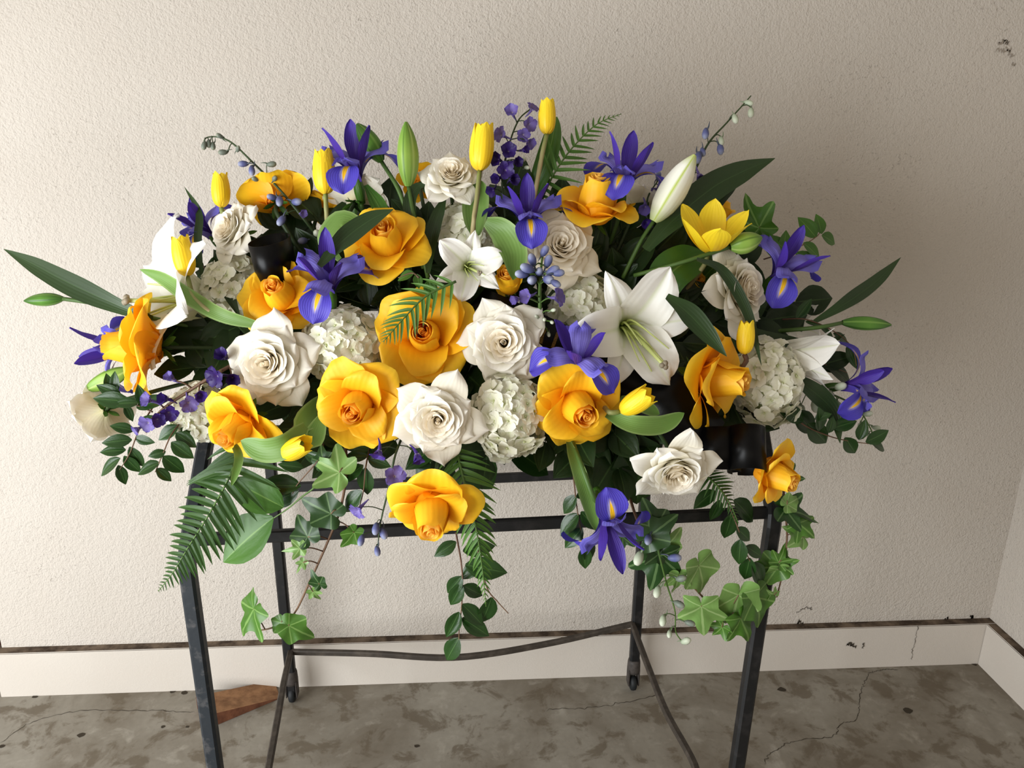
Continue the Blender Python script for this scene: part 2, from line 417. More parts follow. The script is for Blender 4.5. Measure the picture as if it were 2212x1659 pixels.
MAT['plaster'] = wall_mat('plaster', .18, (194, 187, 178))
MAT['ceiling'] = simple('ceiling', (190, 182, 172), .9, .1)

def floor_mat():
    t = NT('concrete'); tc = t.n('ShaderNodeTexCoord'); co = tc.outputs['Object']
    a = t.noise(3.2, 6.0, co, .6, .6); b = t.noise(11.0, 6.0, co, .65, .4); d = t.noise(60.0, 4.0, co)
    c = t.mix(t.ramp(a.outputs['Fac'], [(.38, (0, 0, 0, 1)), (.62, (1, 1, 1, 1))]), lin((150, 145, 134)), lin((118, 110, 97)))
    c = t.mix(t.ramp(b.outputs['Fac'], [(.52, (0, 0, 0, 1)), (.6, (.75, .75, .75, 1))]), c, lin((97, 86, 70)))
    c = t.mix(t.ramp(b.outputs['Fac'], [(.3, (.6, .6, .6, 1)), (.42, (0, 0, 0, 1))]), c, lin((172, 167, 156)))
    c = t.mix(t.math('MULTIPLY', d.outputs['Fac'], .35), c, lin((84, 78, 70)))
    h = t.math('ADD', t.math('MULTIPLY', b.outputs['Fac'], .7), t.math('MULTIPLY', d.outputs['Fac'], .3))
    r = t.math('ADD', .5, t.math('MULTIPLY', b.outputs['Fac'], .35))
    return t.bsdf(c, r, .3, 0, t.bump(h, .25, .003))
MAT['concrete'] = floor_mat()

# ------------------------------------------------------------------ the setting
def box_mesh(name, x0, x1, y0, y1, z0, z1, mat, skip=()):
    V = [(x0, y0, z0), (x1, y0, z0), (x1, y1, z0), (x0, y1, z0), (x0, y0, z1), (x1, y0, z1), (x1, y1, z1), (x0, y1, z1)]
    F = [(0, 3, 2, 1), (4, 5, 6, 7), (0, 1, 5, 4), (1, 2, 6, 5), (2, 3, 7, 6), (3, 0, 4, 7)]
    return make_mesh(name, V, F, mat, smooth=False)
def structure(name, me, label, M=None):
    o = part(name, me, None, M); tag(o, label, name.split('_')[0], None, 'structure'); return o
XR, XL, BH = 1.534, -1.238, 0.136
floor = structure('floor', box_mesh('floor', -4.5, XR+.02, -3.0, WALL+.4, -.06, 0, MAT['concrete']), 'stained grey concrete floor with hairline cracks')
wb = structure('wall_back', box_mesh('wall_back', XL, XR+.1, WALL, WALL+.2, BH, 2.75, MAT['stucco']), 'off-white stucco wall behind the flower stand')
wr = structure('wall_right', box_mesh('wall_right', XR, XR+.2, -3.0, WALL, BH, 2.75, MAT['stucco']), 'off-white stucco side wall at the right edge')
structure('ceiling', box_mesh('ceiling', XL-.3, XR+.2, -3.0, WALL+.2, 2.75, 2.9, MAT['ceiling']), 'plain painted ceiling above the corner')

def bevel_box(name, x0, x1, y0, y1, z0, z1, mat, b=.004, seg=2, top=None):
    me = box_mesh(name, x0, x1, y0, y1, z0, z1, mat)
    import bmesh
    bm = bmesh.new(); bm.from_mesh(me)
    bmesh.ops.bevel(bm, geom=list(bm.edges), offset=b, segments=seg, affect='EDGES')
    bm.to_mesh(me); bm.free()
    if top is not None:
        me.materials.append(top)
        for p in me.polygons:
            if p.normal.z > .85 and p.center.z > z1-b*1.5: p.material_index = 1
    return me
bb = structure('baseboard_back', bevel_box('baseboard_back', XL-.012, XR+.1, WALL-.028, WALL+.2, -.01, BH, MAT['plaster'], .002, 2, MAT['grime']), 'smooth painted plinth along the foot of the back wall')
structure('baseboard_right', bevel_box('baseboard_right', XR-.028, XR+.2, -3.0, WALL-.0282, -.01, BH, MAT['plaster'], .002, 2, MAT['grime']), 'smooth painted plinth along the foot of the right wall')
structure('door_1', bevel_box('door_1', XL-.10, XL-.03, WALL+.02, WALL+.2, 0, 2.2, MAT['redwood']), 'dark red-brown door jamb past the left end of the wall')

def strip_on(pts, w, mat, name, parent, off, normal):
    P = spline(pts, 14*max(1, len(pts)-1)); n = np.asarray(normal, float)
    P = P+np.cross(tangents(P), n)*rng.normal(0, w*1.8, (len(P), 1))
    T = tangents(P); B = np.cross(T, n); ww = w*(.35+.65*rng.random(len(P)))[:, None]; ww[0] = ww[-1] = 0.0001
    V = np.concatenate([P-B*ww+n*off, P+B*ww+n*off]); k = len(P)
    return part(name, make_mesh(name, V, [(i, i+1, k+i+1, k+i) for i in range(k-1)], mat), parent)
for pts in ([(0, 1605), (70, 1560), (170, 1537), (300, 1535), (420, 1538)],
            [(1650, 1650), (1662, 1630), (1720, 1600), (1795, 1592), (1815, 1565), (1850, 1553), (1860, 1495), (1876, 1455)],
            [(1180, 1533), (1280, 1528), (1360, 1515), (1430, 1498)],
            [(1876, 1455), (1905, 1447), (1940, 1446)]):
    strip_on([FL(*p) for p in pts], .0011, MAT['crack'], 'crack', floor, .0006, (0, 0, 1))
for px, py, r in ((175, 1588, 7), (372, 1494, 5), (398, 1497, 6), (75, 1505, 5), (5, 1612, 6), (900, 1612, 5), (2105, 1435, 5), (1960, 1535, 9), (1690, 1490, 8), (352, 1570, 4), (405, 1570, 3)):
    c = FL(px, py); s = r*S(px, py, c[1]); th = np.linspace(0, 6.283, 9)[:-1]
    V = [(c[0]+s*math.cos(a)*1.3*random.uniform(.7, 1.2), c[1]+s*math.sin(a)*random.uniform(.7, 1.2), .0006) for a in th]
    part('oil_spot', make_mesh('oil_spot', V, [tuple(range(8))], MAT['crack']), floor)
for pts, w in (([(1720, 1324), (1740, 1312), (1755, 1316)], .0012), ([(1828, 1392), (1850, 1394)], .004), ([(1864, 1400), (1866, 1388)], .0016), ([(1984, 1350), (1975, 1385), (1968, 1425)], .0011),
               ([(2156, 92), (2172, 90), (2177, 96)], .002), ([(2150, 108), (2185, 112)], .0024), ([(2172, 100), (2190, 122)], .002), ([(2185, 138), (2194, 139)], .0016),
               ([(2040, 1339), (2048, 1338)], .003), ([(2094, 1335), (2102, 1335)], .003), ([(1722, 1345), (1735, 1347)], .003)):
    onb = pts[0][1] > 1345 and pts[0][1] < 1430
    strip_on([W(p[0], p[1], WALL-(.0285 if onb else 0)) for p in pts], w, MAT['scuff'] if pts[0][0] > 2100 else MAT['crack'], 'scuff_mark', bb if onb else wb, .0012, (0, -1, 0))

# ------------------------------------------------------------------ wooden wedge on the floor
A, B, C, D = FL(426, 1531), FL(464, 1569), FL(606, 1509), FL(592, 1471)
hA = .040
V = [A, B, C, D, A+[0, 0, hA], B+[0, 0, hA], C+[0, 0, .004], D+[0, 0, .004]]
wm = make_mesh('wood_wedge', V, [(0, 3, 2, 1), (4, 5, 6, 7), (0, 1, 5, 4), (1, 2, 6, 5), (2, 3, 7, 6), (3, 0, 4, 7)], MAT['wood'], smooth=False)
import bmesh
bm = bmesh.new(); bm.from_mesh(wm); bmesh.ops.recalc_face_normals(bm, faces=bm.faces)
bmesh.ops.bevel(bm, geom=list(bm.edges), offset=.0012, segments=1, affect='EDGES'); bm.to_mesh(wm); bm.free()
wm.materials.append(MAT['wood_cut_shaded'])
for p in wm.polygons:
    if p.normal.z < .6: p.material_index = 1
tag(part('wood_wedge', wm), 'rough brown wooden wedge lying on the concrete by the wall', 'wedge')

# ------------------------------------------------------------------ the iron stand
stand = thing('flower_stand', 'black wrought iron stand on casters holding up the flower spray', 'stand', loc((0, 1.45, 0)))
SO = np.array([0, 1.45, 0])
def bar(pts, w, h, mat, name, parent=stand, n=None, up=(0, -1, 0), org=SO, bev=True):
    """A flat or square bar swept along a path; w across, h along 'up'."""
    P = np.asarray(pts, float) if n is None else spline(pts, n)
    T = tangents(P); upv = np.asarray(up, float)
    U = upv-T*(T@upv)[:, None]; U /= np.linalg.norm(U, axis=1, keepdims=True); B = np.cross(T, U)
    k = .18*min(w, h); cs = [(-w/2+k, -h/2), (w/2-k, -h/2), (w/2, -h/2+k), (w/2, h/2-k), (w/2-k, h/2), (-w/2+k, h/2), (-w/2, h/2-k), (-w/2, -h/2+k)]
    V = np.concatenate([[P[i]+B[i]*a+U[i]*b for a, b in cs] for i in range(len(P))])
    F = grid_faces(len(P), 8, closed=True)+[tuple(range(8))[::-1], tuple((len(P)-1)*8+i for i in range(8))]
    return part(name, make_mesh(name, V-org, F, mat, smooth=False), parent)
DF, DB = 1.16, 1.784
# front legs: upright below the bend, leaning back above it
kL, kR = W(402, 1205, DF), W(1672, 1112, DF)
def down(p, z): return np.array([p[0], p[1], z])
bl_, br_ = W(632, 1500, DB), W(1369, 1440, DB)
topL, topR = W(448, 935, DF+.16), W(1640, 905, DF+.17)
fl_bot, fr_bot = W(468, 1680, DF), W(1588, 1680, DF)
def extrap(a, b, z): 
    t = (z-a[2])/(b[2]-a[2]); return a+(b-a)*t
flf, frf = extrap(kL, fl_bot, .075), extrap(kR, fr_bot, .075)
for k, f, t in ((kL, flf, topL), (kR, frf, topR)):
    m1 = k+(f-k)/np.linalg.norm(f-k)*.02; m2 = k+(t-k)/np.linalg.norm(t-k)*.02
    bar([f, m1, (m1+m2+2*k)/4, m2, t], .025, .024, MAT['steel_worn'] if k is kL else MAT['steel'], 'leg')
blt, brt = W(583, 985, DB), W(1400, 960, DB)
for f, t in ((bl_, blt), (br_, brt)):
    bar([f, t, t+np.array([0, -.22, .14])], .026, .024, MAT['steel'], 'leg')
# rails
bar([W(408, 1166, DF+.012), W(1672, 1106, DF+.012)], .021, .012, MAT['steel'], 'rail')
bar([W(575, 1055, DB-.012), W(1400, 1018, DB-.012)], .024, .012, MAT['steel'], 'rail')
bar([topL, topR], .02, .012, MAT['steel'], 'rail')
bar([W(583, 985, DB)+np.array([0, -.22, .14]), W(1400, 960, DB)+np.array([0, -.22, .14])], .02, .012, MAT['steel'], 'rail')
for a, b in ((topL, blt+np.array([0, -.22, .14])), (topR, brt+np.array([0, -.22, .14]))):
    bar([a, b], .02, .012, MAT['steel'], 'side_rail', up=(0, 0, 1))
# bowed stretchers low between the legs
sl, sr = W(628, 1408, DB-.01), W(1366, 1348, DB-.01)
zs = (sl[2]+sr[2])/2
midb = FL(985, 1420, zs)
q1 = FL(800, 1412, zs-.002); q2 = FL(1180, 1391, zs)
bar([sl, q1, midb, q2, sr], .014, .014, MAT['steel_brown'], 'stretcher', n=28)
for a, pts, f in ((sl, [(612, 1480), (598, 1560), (580, 1659)], flf), (sr, [(1400, 1440), (1440, 1540), (1503, 1659)], frf)):
    P = [a]+[FL(x, y, zs) for x, y in pts]; end = np.array([f[0], DF, zs])
    P.append((P[-1]*.4+end*.6)+np.array([0.03*(1 if f is flf else -1), 0, 0])); P.append(end)
    bar(P, .014, .014, MAT['steel_brown'], 'stretcher', n=30, up=(0, 0, 1))
# casters
def caster(p, parent):
    cap = lathe([(.0, .098), (.0155, .098), (.0175, .09), (.0185, .066), (.0175, .058), (.0, .058)], 14)
    c = part('caster', make_mesh('caster', cap[0], cap[1], MAT['caster'], cap[2]), parent, loc(np.array([p[0], p[1], 0])-SO))
    for sx in (-1, 1):
        bmv = bevel_box('fork', sx*.0135-.002, sx*.0135+.002, -.014, .014, .018, .07, MAT['caster'], .0015)
        part('fork', bmv, c)
    w = lathe([(.0, -.009), (.016, -.009), (.0215, -.006), (.0225, 0), (.0215, .006), (.016, .009), (.0, .009)], 18)
    R = np.array(Matrix.Rotation(math.radians(90), 4, 'Y')); R[:3, 3] = (0, 0, .0228)
    part('wheel', make_mesh('wheel', w[0], w[1], MAT['rubber'], w[2]), c, R)
for p in (bl_, br_, flf, frf): caster(p, stand)
# tray and floral foam that the stems are pushed into, deep inside the spray
fc = W(1080, 770, 1.50)
tray = thing('flower_tray', 'dark green tray of floral foam hidden under the flowers', 'tray', loc((fc[0], 1.44, fc[2]-.07)))
part('tray', bevel_box('tray', -.36, .36, -.10, .10, -.03, .0, MAT['rubber'], .01), tray)
part('foam', bevel_box('foam', -.34, .34, -.085, .085, .0, .075, MAT['foam'], .015), tray)
for o in (-.3, .3):
    part('tray_support', bevel_box('tray_support', o-.01, o+.01, -.12, .20, -.05, -.03, MAT['steel'], .002), tray)

def core(px, py):
    x = 1080+(px-1080)*.62; return W(min(1480, max(680, x)), 745+(py-745)*.22, 1.44)

#--FLOWERS--
# ------------------------------------------------------------------ flower builders
TAU = 2*math.pi
def place(px, py, dd, rpx, face, roll):
    d = dm(px, py)+dd; P = W(px, py, d); z = cdir(*face)
    sc_ = rpx*S(px, py, d)
    return P, z, sc_, axisframe(P, z, roll, sc_)

def add_stem(t, M, base, z, px, py, rad, mat, path=None, bend=.07, name='stem'):
    if path is not None: pts = [base]+path
    else:
        c = core(px, py); a = base-z*bend; v = c-a
        pts = [base, base-z*bend*.5, a+v*.35-z*.01, c]
    V, F, UV = tube(pts, [rad, rad*1.05], None, 6)
    sv = tolocal(M, V)
    return part(name, make_mesh(name, sv, F, MAT[mat], UV), t)

def J(a, s=.1): return a*(1+s*random.uniform(-1, 1))

def petal_part(t, name, mat, **kw):
    P, F, UV = petal(**kw); return part(name, make_mesh(name, P, F, MAT[mat], UV), t)

def rolled(t, mat, R, H, z0, turns, name='petal'):
    # the innermost petal, rolled up into a scroll
    nu, nv = int(22*turns), 9; u = np.linspace(0, 1, nu); v = np.linspace(0, 1, nv); UU, VV = np.meshgrid(u, v)
    th = UU*turns*TAU; r = R*(.05+.95*UU)*(1.1-.35*VV+.22*np.clip((VV-.86)/.14, 0, 1)**2)
    z = z0+VV*H*(1+.02*(1-UU))*(1-.025*np.sin(th*1.5+1)*VV**3)
    P = np.stack([r*np.cos(th), r*np.sin(th), z], -1).reshape(-1, 3)
    part(name, make_mesh(name, P, grid_faces(nv, nu), MAT[mat], np.stack([(UU*turns) % 1, VV], -1).reshape(-1, 2)), t)

def rose_yellow(px, py, R, face, label, roll=0.0, dd=0.0, bud=1.0, outer=1.0, flare=1.0, nout=8, group='yellow roses in the spray'):
    P, z, s, M = place(px, py, dd, R, face, roll)
    t = thing('yellow_rose', label, 'rose', M, group)
    z0 = -.30
    n = 8
    rolled(t, 'rose_heart', .11*bud, 1.16*(.7+.3*bud), z0, 3.0)
    for i in range(n):      # the furled heart
        k = i/(n-1); rb = (.12+.27*k)*bud; H = (1.20-.06*k)*(.7+.3*bud)
        ph = i*2.4+random.uniform(-.2, .2)
        petal_part(t, 'petal', 'rose_heart' if k < .7 else 'rose_yellow', phi=ph, L=H, Wd=rb*1.5, r0=rb*.86, z0=z0,
                   alpha=((0, 24), (.28, 6), (.6, -7-6*k), (.86, -9-5*k), (.95, 2), (1, 20+50*k)), s=BUDP, krho=1.02, spiral=.07*rb+.012,
                   ruf=.012, rk=2.2, rph=ph, drop=.16, nu=13, nv=15)
    if outer <= 0: nout = 0
    for i in range(nout):   # big reflexed petals
        inner = i < 3
        ph = i*TAU/(3 if inner else max(1, nout-3))+(.5 if inner else 0)+random.uniform(-.25, .25)
        if inner: al = ((0, 16), (.3, 38*flare), (.66, 68*flare), (.86, 92*flare), (1, 135*flare)); L = J(1.12, .06); Wd = J(.62, .08)
        else: al = ((0, 32), (.3, 66*flare), (.66, 88*flare), (.86, 104*flare), (1, (140+random.uniform(-20, 25))*flare)); L = J(1.24, .08); Wd = J(.74, .08)
        petal_part(t, 'petal', 'rose_yellow', phi=ph, L=L*outer, Wd=Wd*outer, r0=.14 if inner else .1, z0=z0-.02*i/nout,
                   alpha=al, s=WID, rho=.66 if inner else 1.1, ruf=.06, rk=random.uniform(2, 3.4), rph=random.uniform(0, 6),
                   roll=.10, spiral=.05, drop=.24, de=2.6, nu=13, nv=16)
    for i in range(5):
        V, F, UV = leafsheet(.5, .1, LAN, -.5, .3)
        part('sepal', make_mesh('sepal', V, F, MAT['leaf_mid'], UV), t, rot('Z', i*TAU/5)@loc((.06, 0, z0-.02))@rot('Y', .9))
    add_stem(t, M, P+z*s*z0, z, px, py, .0035, 'stem_dark')
    return t

def rose_white(px, py, R, face, label, roll=0.0, dd=0.0, back=False, cream=False, guard=1.06, group='white roses in the spray'):
    P, z, s, M = place(px, py, dd, R, face, roll)
    t = thing('white_rose', label, 'rose', M, group)
    z0 = -.35
    #        n  r0   L    W    a0 a1  a2  tip  shape
    rows = [(5, .12, 1.24, .58, 34, 66, 84, 118, PT, 0), (5, .12, 1.10, .54, 26, 54, 70, 112, PT, 0), (5, .14, .98, .50, 18, 42, 54, 102, PT, 0),
            (4, .17, .90, .58, 12, 30, 40, 92, WID, .17), (4, .18, .86, .52, 8, 21, 29, 84, WID, .16), (4, .17, .83, .45, 4, 14, 20, 76, WID, .15),
            (4, .15, .81, .36, 2, 9, 13, 66, BUDP, .13), (4, .12, .79, .28, 0, 6, 8, 56, BUDP, .12), (3, .08, .77, .21, 0, 3, 4, 46, BUDP, .10)]
    rolled(t, 'rose_cream', .09, .76, z0+.18, 2.2)
    for j, (n, r0, L, Wd, a0, a1, a2, tip, sh, drp) in enumerate(rows):
        for i in range(n):
            ph = i*TAU/n+j*.83+random.uniform(-.16, .16)
            petal_part(t, 'petal', 'rose_cream' if (j > 4 or cream) else 'rose_white', phi=ph, L=J(L, .045)*(guard if j == 0 else 1), Wd=J(Wd, .1), r0=r0, z0=z0+.02*j,
                       alpha=((0, a0+12), (.35, a1), (.72, a2), (.88, (a2+tip)/2), (1, tip+random.uniform(-14, 14))), s=sh, krho=1.06 if j > 2 else 1.25, drop=drp,
                       ruf=.032 if j < 3 else .02, rk=random.uniform(2, 3.4), rph=random.uniform(0, 6), roll=.17 if j < 3 else .03,
                       spiral=.055 if j > 2 else .035, nu=13, nv=14)
    for i in range(5):
        V, F, UV = leafsheet(.5, .1, LAN, -.5, .3)
        part('sepal', make_mesh('sepal', V, F, MAT['leaf_mid'], UV), t, rot('Z', i*TAU/5)@loc((.06, 0, z0-.02))@rot('Y', .9))
    add_stem(t, M, P+z*s*z0, z, px, py, .0035, 'stem_dark')
    return t

FLORETS = []
for k in range(5):
    ps = []
    for i in range(4):
        ps.append(petal(phi=i*TAU/4+random.uniform(-.12, .12), L=J(.52, .1), Wd=J(.30, .08), r0=.02, z0=.0 if i % 2 else .012,
                        alpha=((0, 50), (.3, 76), (.7, 84+random.uniform(-10, 12)), (1, 98+random.uniform(-15, 20))), s=RND, rho=.7,
                        ruf=.03, rk=3, rph=random.uniform(0, 6), nu=6, nv=6))
    bead = lathe([(.0, .02), (.05, .04), (.05, .08), (.0, .10)], 6); ps.append((bead[0], bead[1], bead[2]*0))
    FLORETS.append(make_mesh('floret', *join(ps)[:2], MAT['hydrangea'], join(ps)[2]))

def hydrangea(px, py, R, label, dd=0.0, face=(0, .1, 1), sq=(1, 1, 1), n=92):
    P, z, s, M = place(px, py, dd, R, face, random.uniform(0, 6))
    M = axisframe(P, z, 0, s)
    t = thing('hydrangea', label, 'hydrangea', M, 'white hydrangea heads in the spray')
    c = lathe([(.0, -.72)]+[(.72*math.sin(a), -.72*math.cos(a)) for a in np.linspace(.3, 2.84, 8)]+[(.0, .72)], 14)
    part('flower_cluster', make_mesh('flower_cluster', c[0]*np.array(sq), c[1], MAT['hydrangea_core'], c[2]), t)
    g = math.pi*(3-math.sqrt(5))
    for i in range(n):
        y = 1-1.62*i/(n-1); r = math.sqrt(max(0, 1-y*y)); a = g*i+random.uniform(-.15, .15)
        nrm = np.array([r*math.cos(a), r*math.sin(a), y])
        lump = .86+.07*math.sin(5*a+px)*r+.06*random.uniform(-1, 1)
        pos = nrm*lump*np.array(sq)
        tilt = nrm+rng.normal(0, .22, 3); tilt /= np.linalg.norm(tilt)
        x = np.cross(tilt, [.3, .2, .9]); x /= np.linalg.norm(x); yv = np.cross(tilt, x)
        th = random.uniform(0, 6); k = random.uniform(.44, .58)
        m = np.eye(4); m[:3, 0] = (x*math.cos(th)+yv*math.sin(th))*k; m[:3, 1] = (-x*math.sin(th)+yv*math.cos(th))*k; m[:3, 2] = tilt*k; m[:3, 3] = pos
        part('floret', FLORETS[i % 5], t, m)
    add_stem(t, M, P-z*s*.7, z, px, py, .0035, 'stem')
    return t

def lily(px, py, R, face, label, roll=0.0, dd=0.0, close=0.0, path=None, lean=(-50, .12)):
    P, z, s, M = place(px, py, dd, R, face, roll)
    t = thing('lily', label, 'lily', M, 'white lilies in the spray')
    o = 1-close
    for i in range(6):
        wide = i % 2 == 0
        tipa = (108+random.uniform(-15, 35))*o+18*close
        petal_part(t, 'petal', 'lily', phi=i*TAU/6+random.uniform(-.1, .1), L=J(1.28 if wide else 1.24, .04), Wd=(.36 if wide else .24), r0=.03, z0=-.42 if wide else -.44,
                   alpha=((0, 14), (.25, 24*o+8*close), (.55, 58*o+14*close), (.8, 82*o+16*close), (1, tipa)), s=LAN if not wide else [(0, .25), (.2, .6), (.5, 1), (.75, .86), (.92, .42), (1, .04)],
                   rho=.5 if wide else .6, ruf=.035*o, rk=3.5, rph=random.uniform(0, 6), roll=.06*o, crease=.035, nu=13, nv=17)
    la = math.radians(lean[0])-roll; ln = np.array([math.cos(la), math.sin(la), 0])*lean[1]
    for i in range(6):
        a = i*TAU/6+.3; q = np.array([math.cos(a), math.sin(a), 0])
        V, F, UV = tube([np.array([0, 0, -.36])+q*.03, np.array([0, 0, 0])+q*.10, np.array([0, 0, .30])+q*.22+ln*.75], [.02, .009], 8, 5)
        part('stamen', make_mesh('stamen', V, F, MAT['lily_pistil'], UV), t)
    V, F, UV = tube([(0, 0, -.38), ln*.28, ln+np.array([0, 0, .46])], [.035, .024], 10, 6)
    pi = part('pistil', make_mesh('pistil', V, F, MAT['lily_pistil'], UV), t)
    ps = []
    for i in range(3):
        b = lathe([(0, -.02), (.035, 0), (.04, .025), (.02, .045), (0, .05)], 8); q = b[0]+np.array([.03*math.cos(i*2.1), .03*math.sin(i*2.1), 0]); ps.append((q, b[1], b[2]))
    Jn = join(ps); part('stigma', make_mesh('stigma', Jn[0]+ln+np.array([0, 0, .46]), Jn[1], MAT['lily_stigma'], Jn[2]), pi)
    add_stem(t, M, P-z*s*.42, z, px, py, .0042, 'stem', path)
    return t

def lily_bud(base, tip, hw, label, mat, dd=0.0, path=None, toward=0.0):
    d = dm(*base)+dd; P = W(base[0], base[1], d); Q = W(tip[0], tip[1], d-toward)
    z = Q-P; L = np.linalg.norm(z); z /= L
    M = axisframe(P, z, 4.5, L)
    t = thing('lily_bud', label, 'lily bud', M, 'closed lily buds')
    r = hw*S(base[0], base[1], d)/L
    prof = [(0, .34), (.08, .56), (.28, .92), (.46, 1.0), (.7, .84), (.88, .5), (1, .13)]
    zz = np.linspace(0, 1, 14)
    for i in range(3):
        nu = 11; th = np.linspace(-1, 1, nu)*TAU/6*1.04
        rad = r*ci(zz, prof)
        V = []
        for k, zc in enumerate(zz):
            rk = rad[k]*(1+.07*np.cos(th*3)+.03*np.exp(-(th/.18)**2))
            V.append(np.stack([rk*np.cos(th+i*TAU/3), rk*np.sin(th+i*TAU/3), np.full(nu, zc)], -1))
        UV = np.stack([np.tile(np.linspace(0, 1, nu), 14), np.repeat(zz, nu)], -1)
        part('petal', make_mesh('petal', np.concatenate(V), grid_faces(14, nu), MAT[mat], UV), t)
    pth = [W(x, y, dm(x, y)+q) for x, y, q in path] if path else None
    add_stem(t, M, P+z*L*.02, z, base[0], base[1], .0036, 'stem', pth)
    return t

def iris(px, py, R, face, label, roll=0.0, dd=0.0, path=None):
    P, z, s, M = place(px, py, dd, R, face, roll)
    t = thing('iris', label, 'iris', M, 'blue-violet irises in the spray')
    for i in range(3):
        ph = i*TAU/3+random.uniform(-.15, .15)
        petal_part(t, 'fall', 'iris_fall', phi=ph, L=J(1.50, .05), Wd=.38, r0=.05, z0=-.25,
                   alpha=((0, 14), (.25, 40), (.45, 78), (.62, 112), (.8, 138), (1, 150+random.uniform(-15, 10))),
                   s=[(0, .3), (.35, .32), (.5, .55), (.72, 1), (.88, .78), (.97, .36), (1, .05)], rho=.7, ruf=.03, rk=2.5, rph=random.uniform(0, 6), roll=.03, nu=11, nv=18)
        petal_part(t, 'style_arm', 'iris_style', phi=ph+random.uniform(-.1, .1), L=.98, Wd=.28, r0=.03, z0=-.1,
                   alpha=((0, 8), (.3, 34), (.6, 70), (.8, 92), (.9, 50), (1, -10)), s=[(0, .35), (.4, .7), (.75, 1), (.92, .9), (1, .3)], rho=-.5 if False else .8, roll=.14, ruf=.03, rk=4, rph=i, crease=-.04, notch=.12, nu=11, nv=14)
        petal_part(t, 'standard', 'iris_standard', phi=ph+TAU/6+random.uniform(-.15, .15), L=J(1.30, .1), Wd=.20, r0=.05, z0=-.2,
                   alpha=((0, 16), (.4, 26+random.uniform(-8, 10)), (.75, 20), (1, 30)), s=[(0, .3), (.3, .5), (.62, 1), (.85, .7), (.96, .3), (1, .06)], rho=.25, ruf=.02, rk=3, rph=i, crease=.03, nu=9, nv=13)
    V, F, UV = tube([(0, 0, -.75), (0, 0, -.45), (0, 0, -.12)], [.09, .13, .08], 8, 8)
    part('spathe', make_mesh('spathe', V, F, MAT['leaf_mid'], UV), t)
    add_stem(t, M, P-z*s*.7, z, px, py, .0038, 'stem', path, bend=.04)
    return t

def tulip(px, py, H, face, label, roll=0.0, dd=0.0, open_=0.0, path=None, stem_mat='stem_tan', fat=1.0):
    P, z, s, M = place(px, py, dd, H, face, roll)
    t = thing('tulip', label, 'tulip', M, 'yellow tulips in the spray')
    for i in range(6):
        inner = i % 2
        al = ((0, 86), (.12, 52), (.30, 14+30*open_), (.65, -5+44*open_), (.88, -12+52*open_), (1, -4+60*open_))
        petal_part(t, 'petal', 'tulip', phi=i*TAU/6+random.uniform(-.08, .08), L=J(1.18, .04), Wd=(.30 if inner else .31)*fat, r0=.0, z0=.015*inner,
                   alpha=al, s=TUL, krho=(1.0 if not inner else .97)*(1+open_*.7), spiral=.016, crease=.018, roll=.0, ruf=.012, rk=3, rph=i, nu=11, nv=15)
    pth = [W(x, y, dm(x, y)+q) for x, y, q in path] if path else None
    add_stem(t, M, P+z*s*.01, z, px, py, .0040, stem_mat, pth)
    return t

def bud_mesh(mat):
    b = lathe([(.0, -.5), (.10, -.46), (.24, -.25), (.30, .05), (.26, .3), (.14, .47), (.0, .5)], 9)
    V, F, UV = tube([(.1, 0, -.3), (.26, 0, -.55), (.30, 0, -.95)], [.09, .06, .02], 6, 5)
    q = join([b, (V, F, UV*0)]); return make_mesh('bud', q[0], q[1], MAT[mat], q[2])
def dfloret_mesh(mat, op=1.0):
    ps = [petal(phi=i*TAU/5+random.uniform(-.15, .15), L=.62, Wd=.26, r0=.02, alpha=((0, 20*op), (.3, 55*op), (.7, 78*op), (1, 95*op)), s=RND, rho=.5, ruf=.04, rph=i, nu=6, nv=7) for i in range(5)]
    V, F, UV = tube([(0, 0, 0), (.08, 0, -.35), (.24, 0, -.62)], [.12, .07, .03], 6, 5); ps.append((V, F, UV*0+.6))
    q = join(ps); return make_mesh('floret', q[0], q[1], MAT[mat], q[2])
DB_ = {k: bud_mesh('delph_bud_'+k) for k in ('blue', 'grey', 'pale')}
DF_ = {k: [dfloret_mesh('delph_'+k, o) for o in (1.0, .75, .5)] for k in ('violet', 'dark', 'lilac')}

def delphinium(path, items, label, dd=0.0, rad=.0022, stem_mat='stem_dark', toward=.02):
    """path: stem in picture points; items: (kind, x, y, size, pointing r, u, t)"""
    pts = [W(x, y, dm(x, y)+dd+(p[0] if p else 0)) for x, y, *p in path]
    M = loc(pts[0]); t = thing('delphinium', label, 'delphinium', M, 'delphinium sprays')
    n = 10*len(pts); V, F, UV = tube(pts, [rad*1.2, rad*.5], n, 6)
    part('stem', make_mesh('stem', V-pts[0], F, MAT[stem_mat], UV), t)
    SP = spline(pts, n)
    for it in items:
        kind, x, y, size = it[:4]; f = it[4:7] if len(it) > 4 else (random.uniform(-.6, .6), random.uniform(-.7, .1), .7)
        # nearest stem point along the picture
        best = min(range(n), key=lambda i: np.linalg.norm(SP[i]-W(x, y, SP[i][1])))
        dq = SP[best][1]-random.uniform(.2, 1)*toward; P = W(x, y, dq); z = cdir(*f); sz = size*S(x, y, dq)*(1.18 if kind in DB_ else 1.35)
        bud = kind in DB_
        me = DB_[kind] if bud else random.choice(DF_[kind])
        o = part('bud' if bud else 'floret', me, t, loc(-pts[0])@axisframe(P, z, random.uniform(0, 6), sz))
        j = max(0, best-random.randint(1, 3)); a = SP[j]; b = P-z*sz*(.48 if bud else .1)
        if np.linalg.norm(a-b) > .004:
            V, F, UV = tube([a, (a+b)/2+np.array([0, 0, .003]), b], [rad*.45, rad*.4], 7, 4)
            part('pedicel', make_mesh('pedicel', V-pts[0], F, MAT[stem_mat], UV), t)
    return t

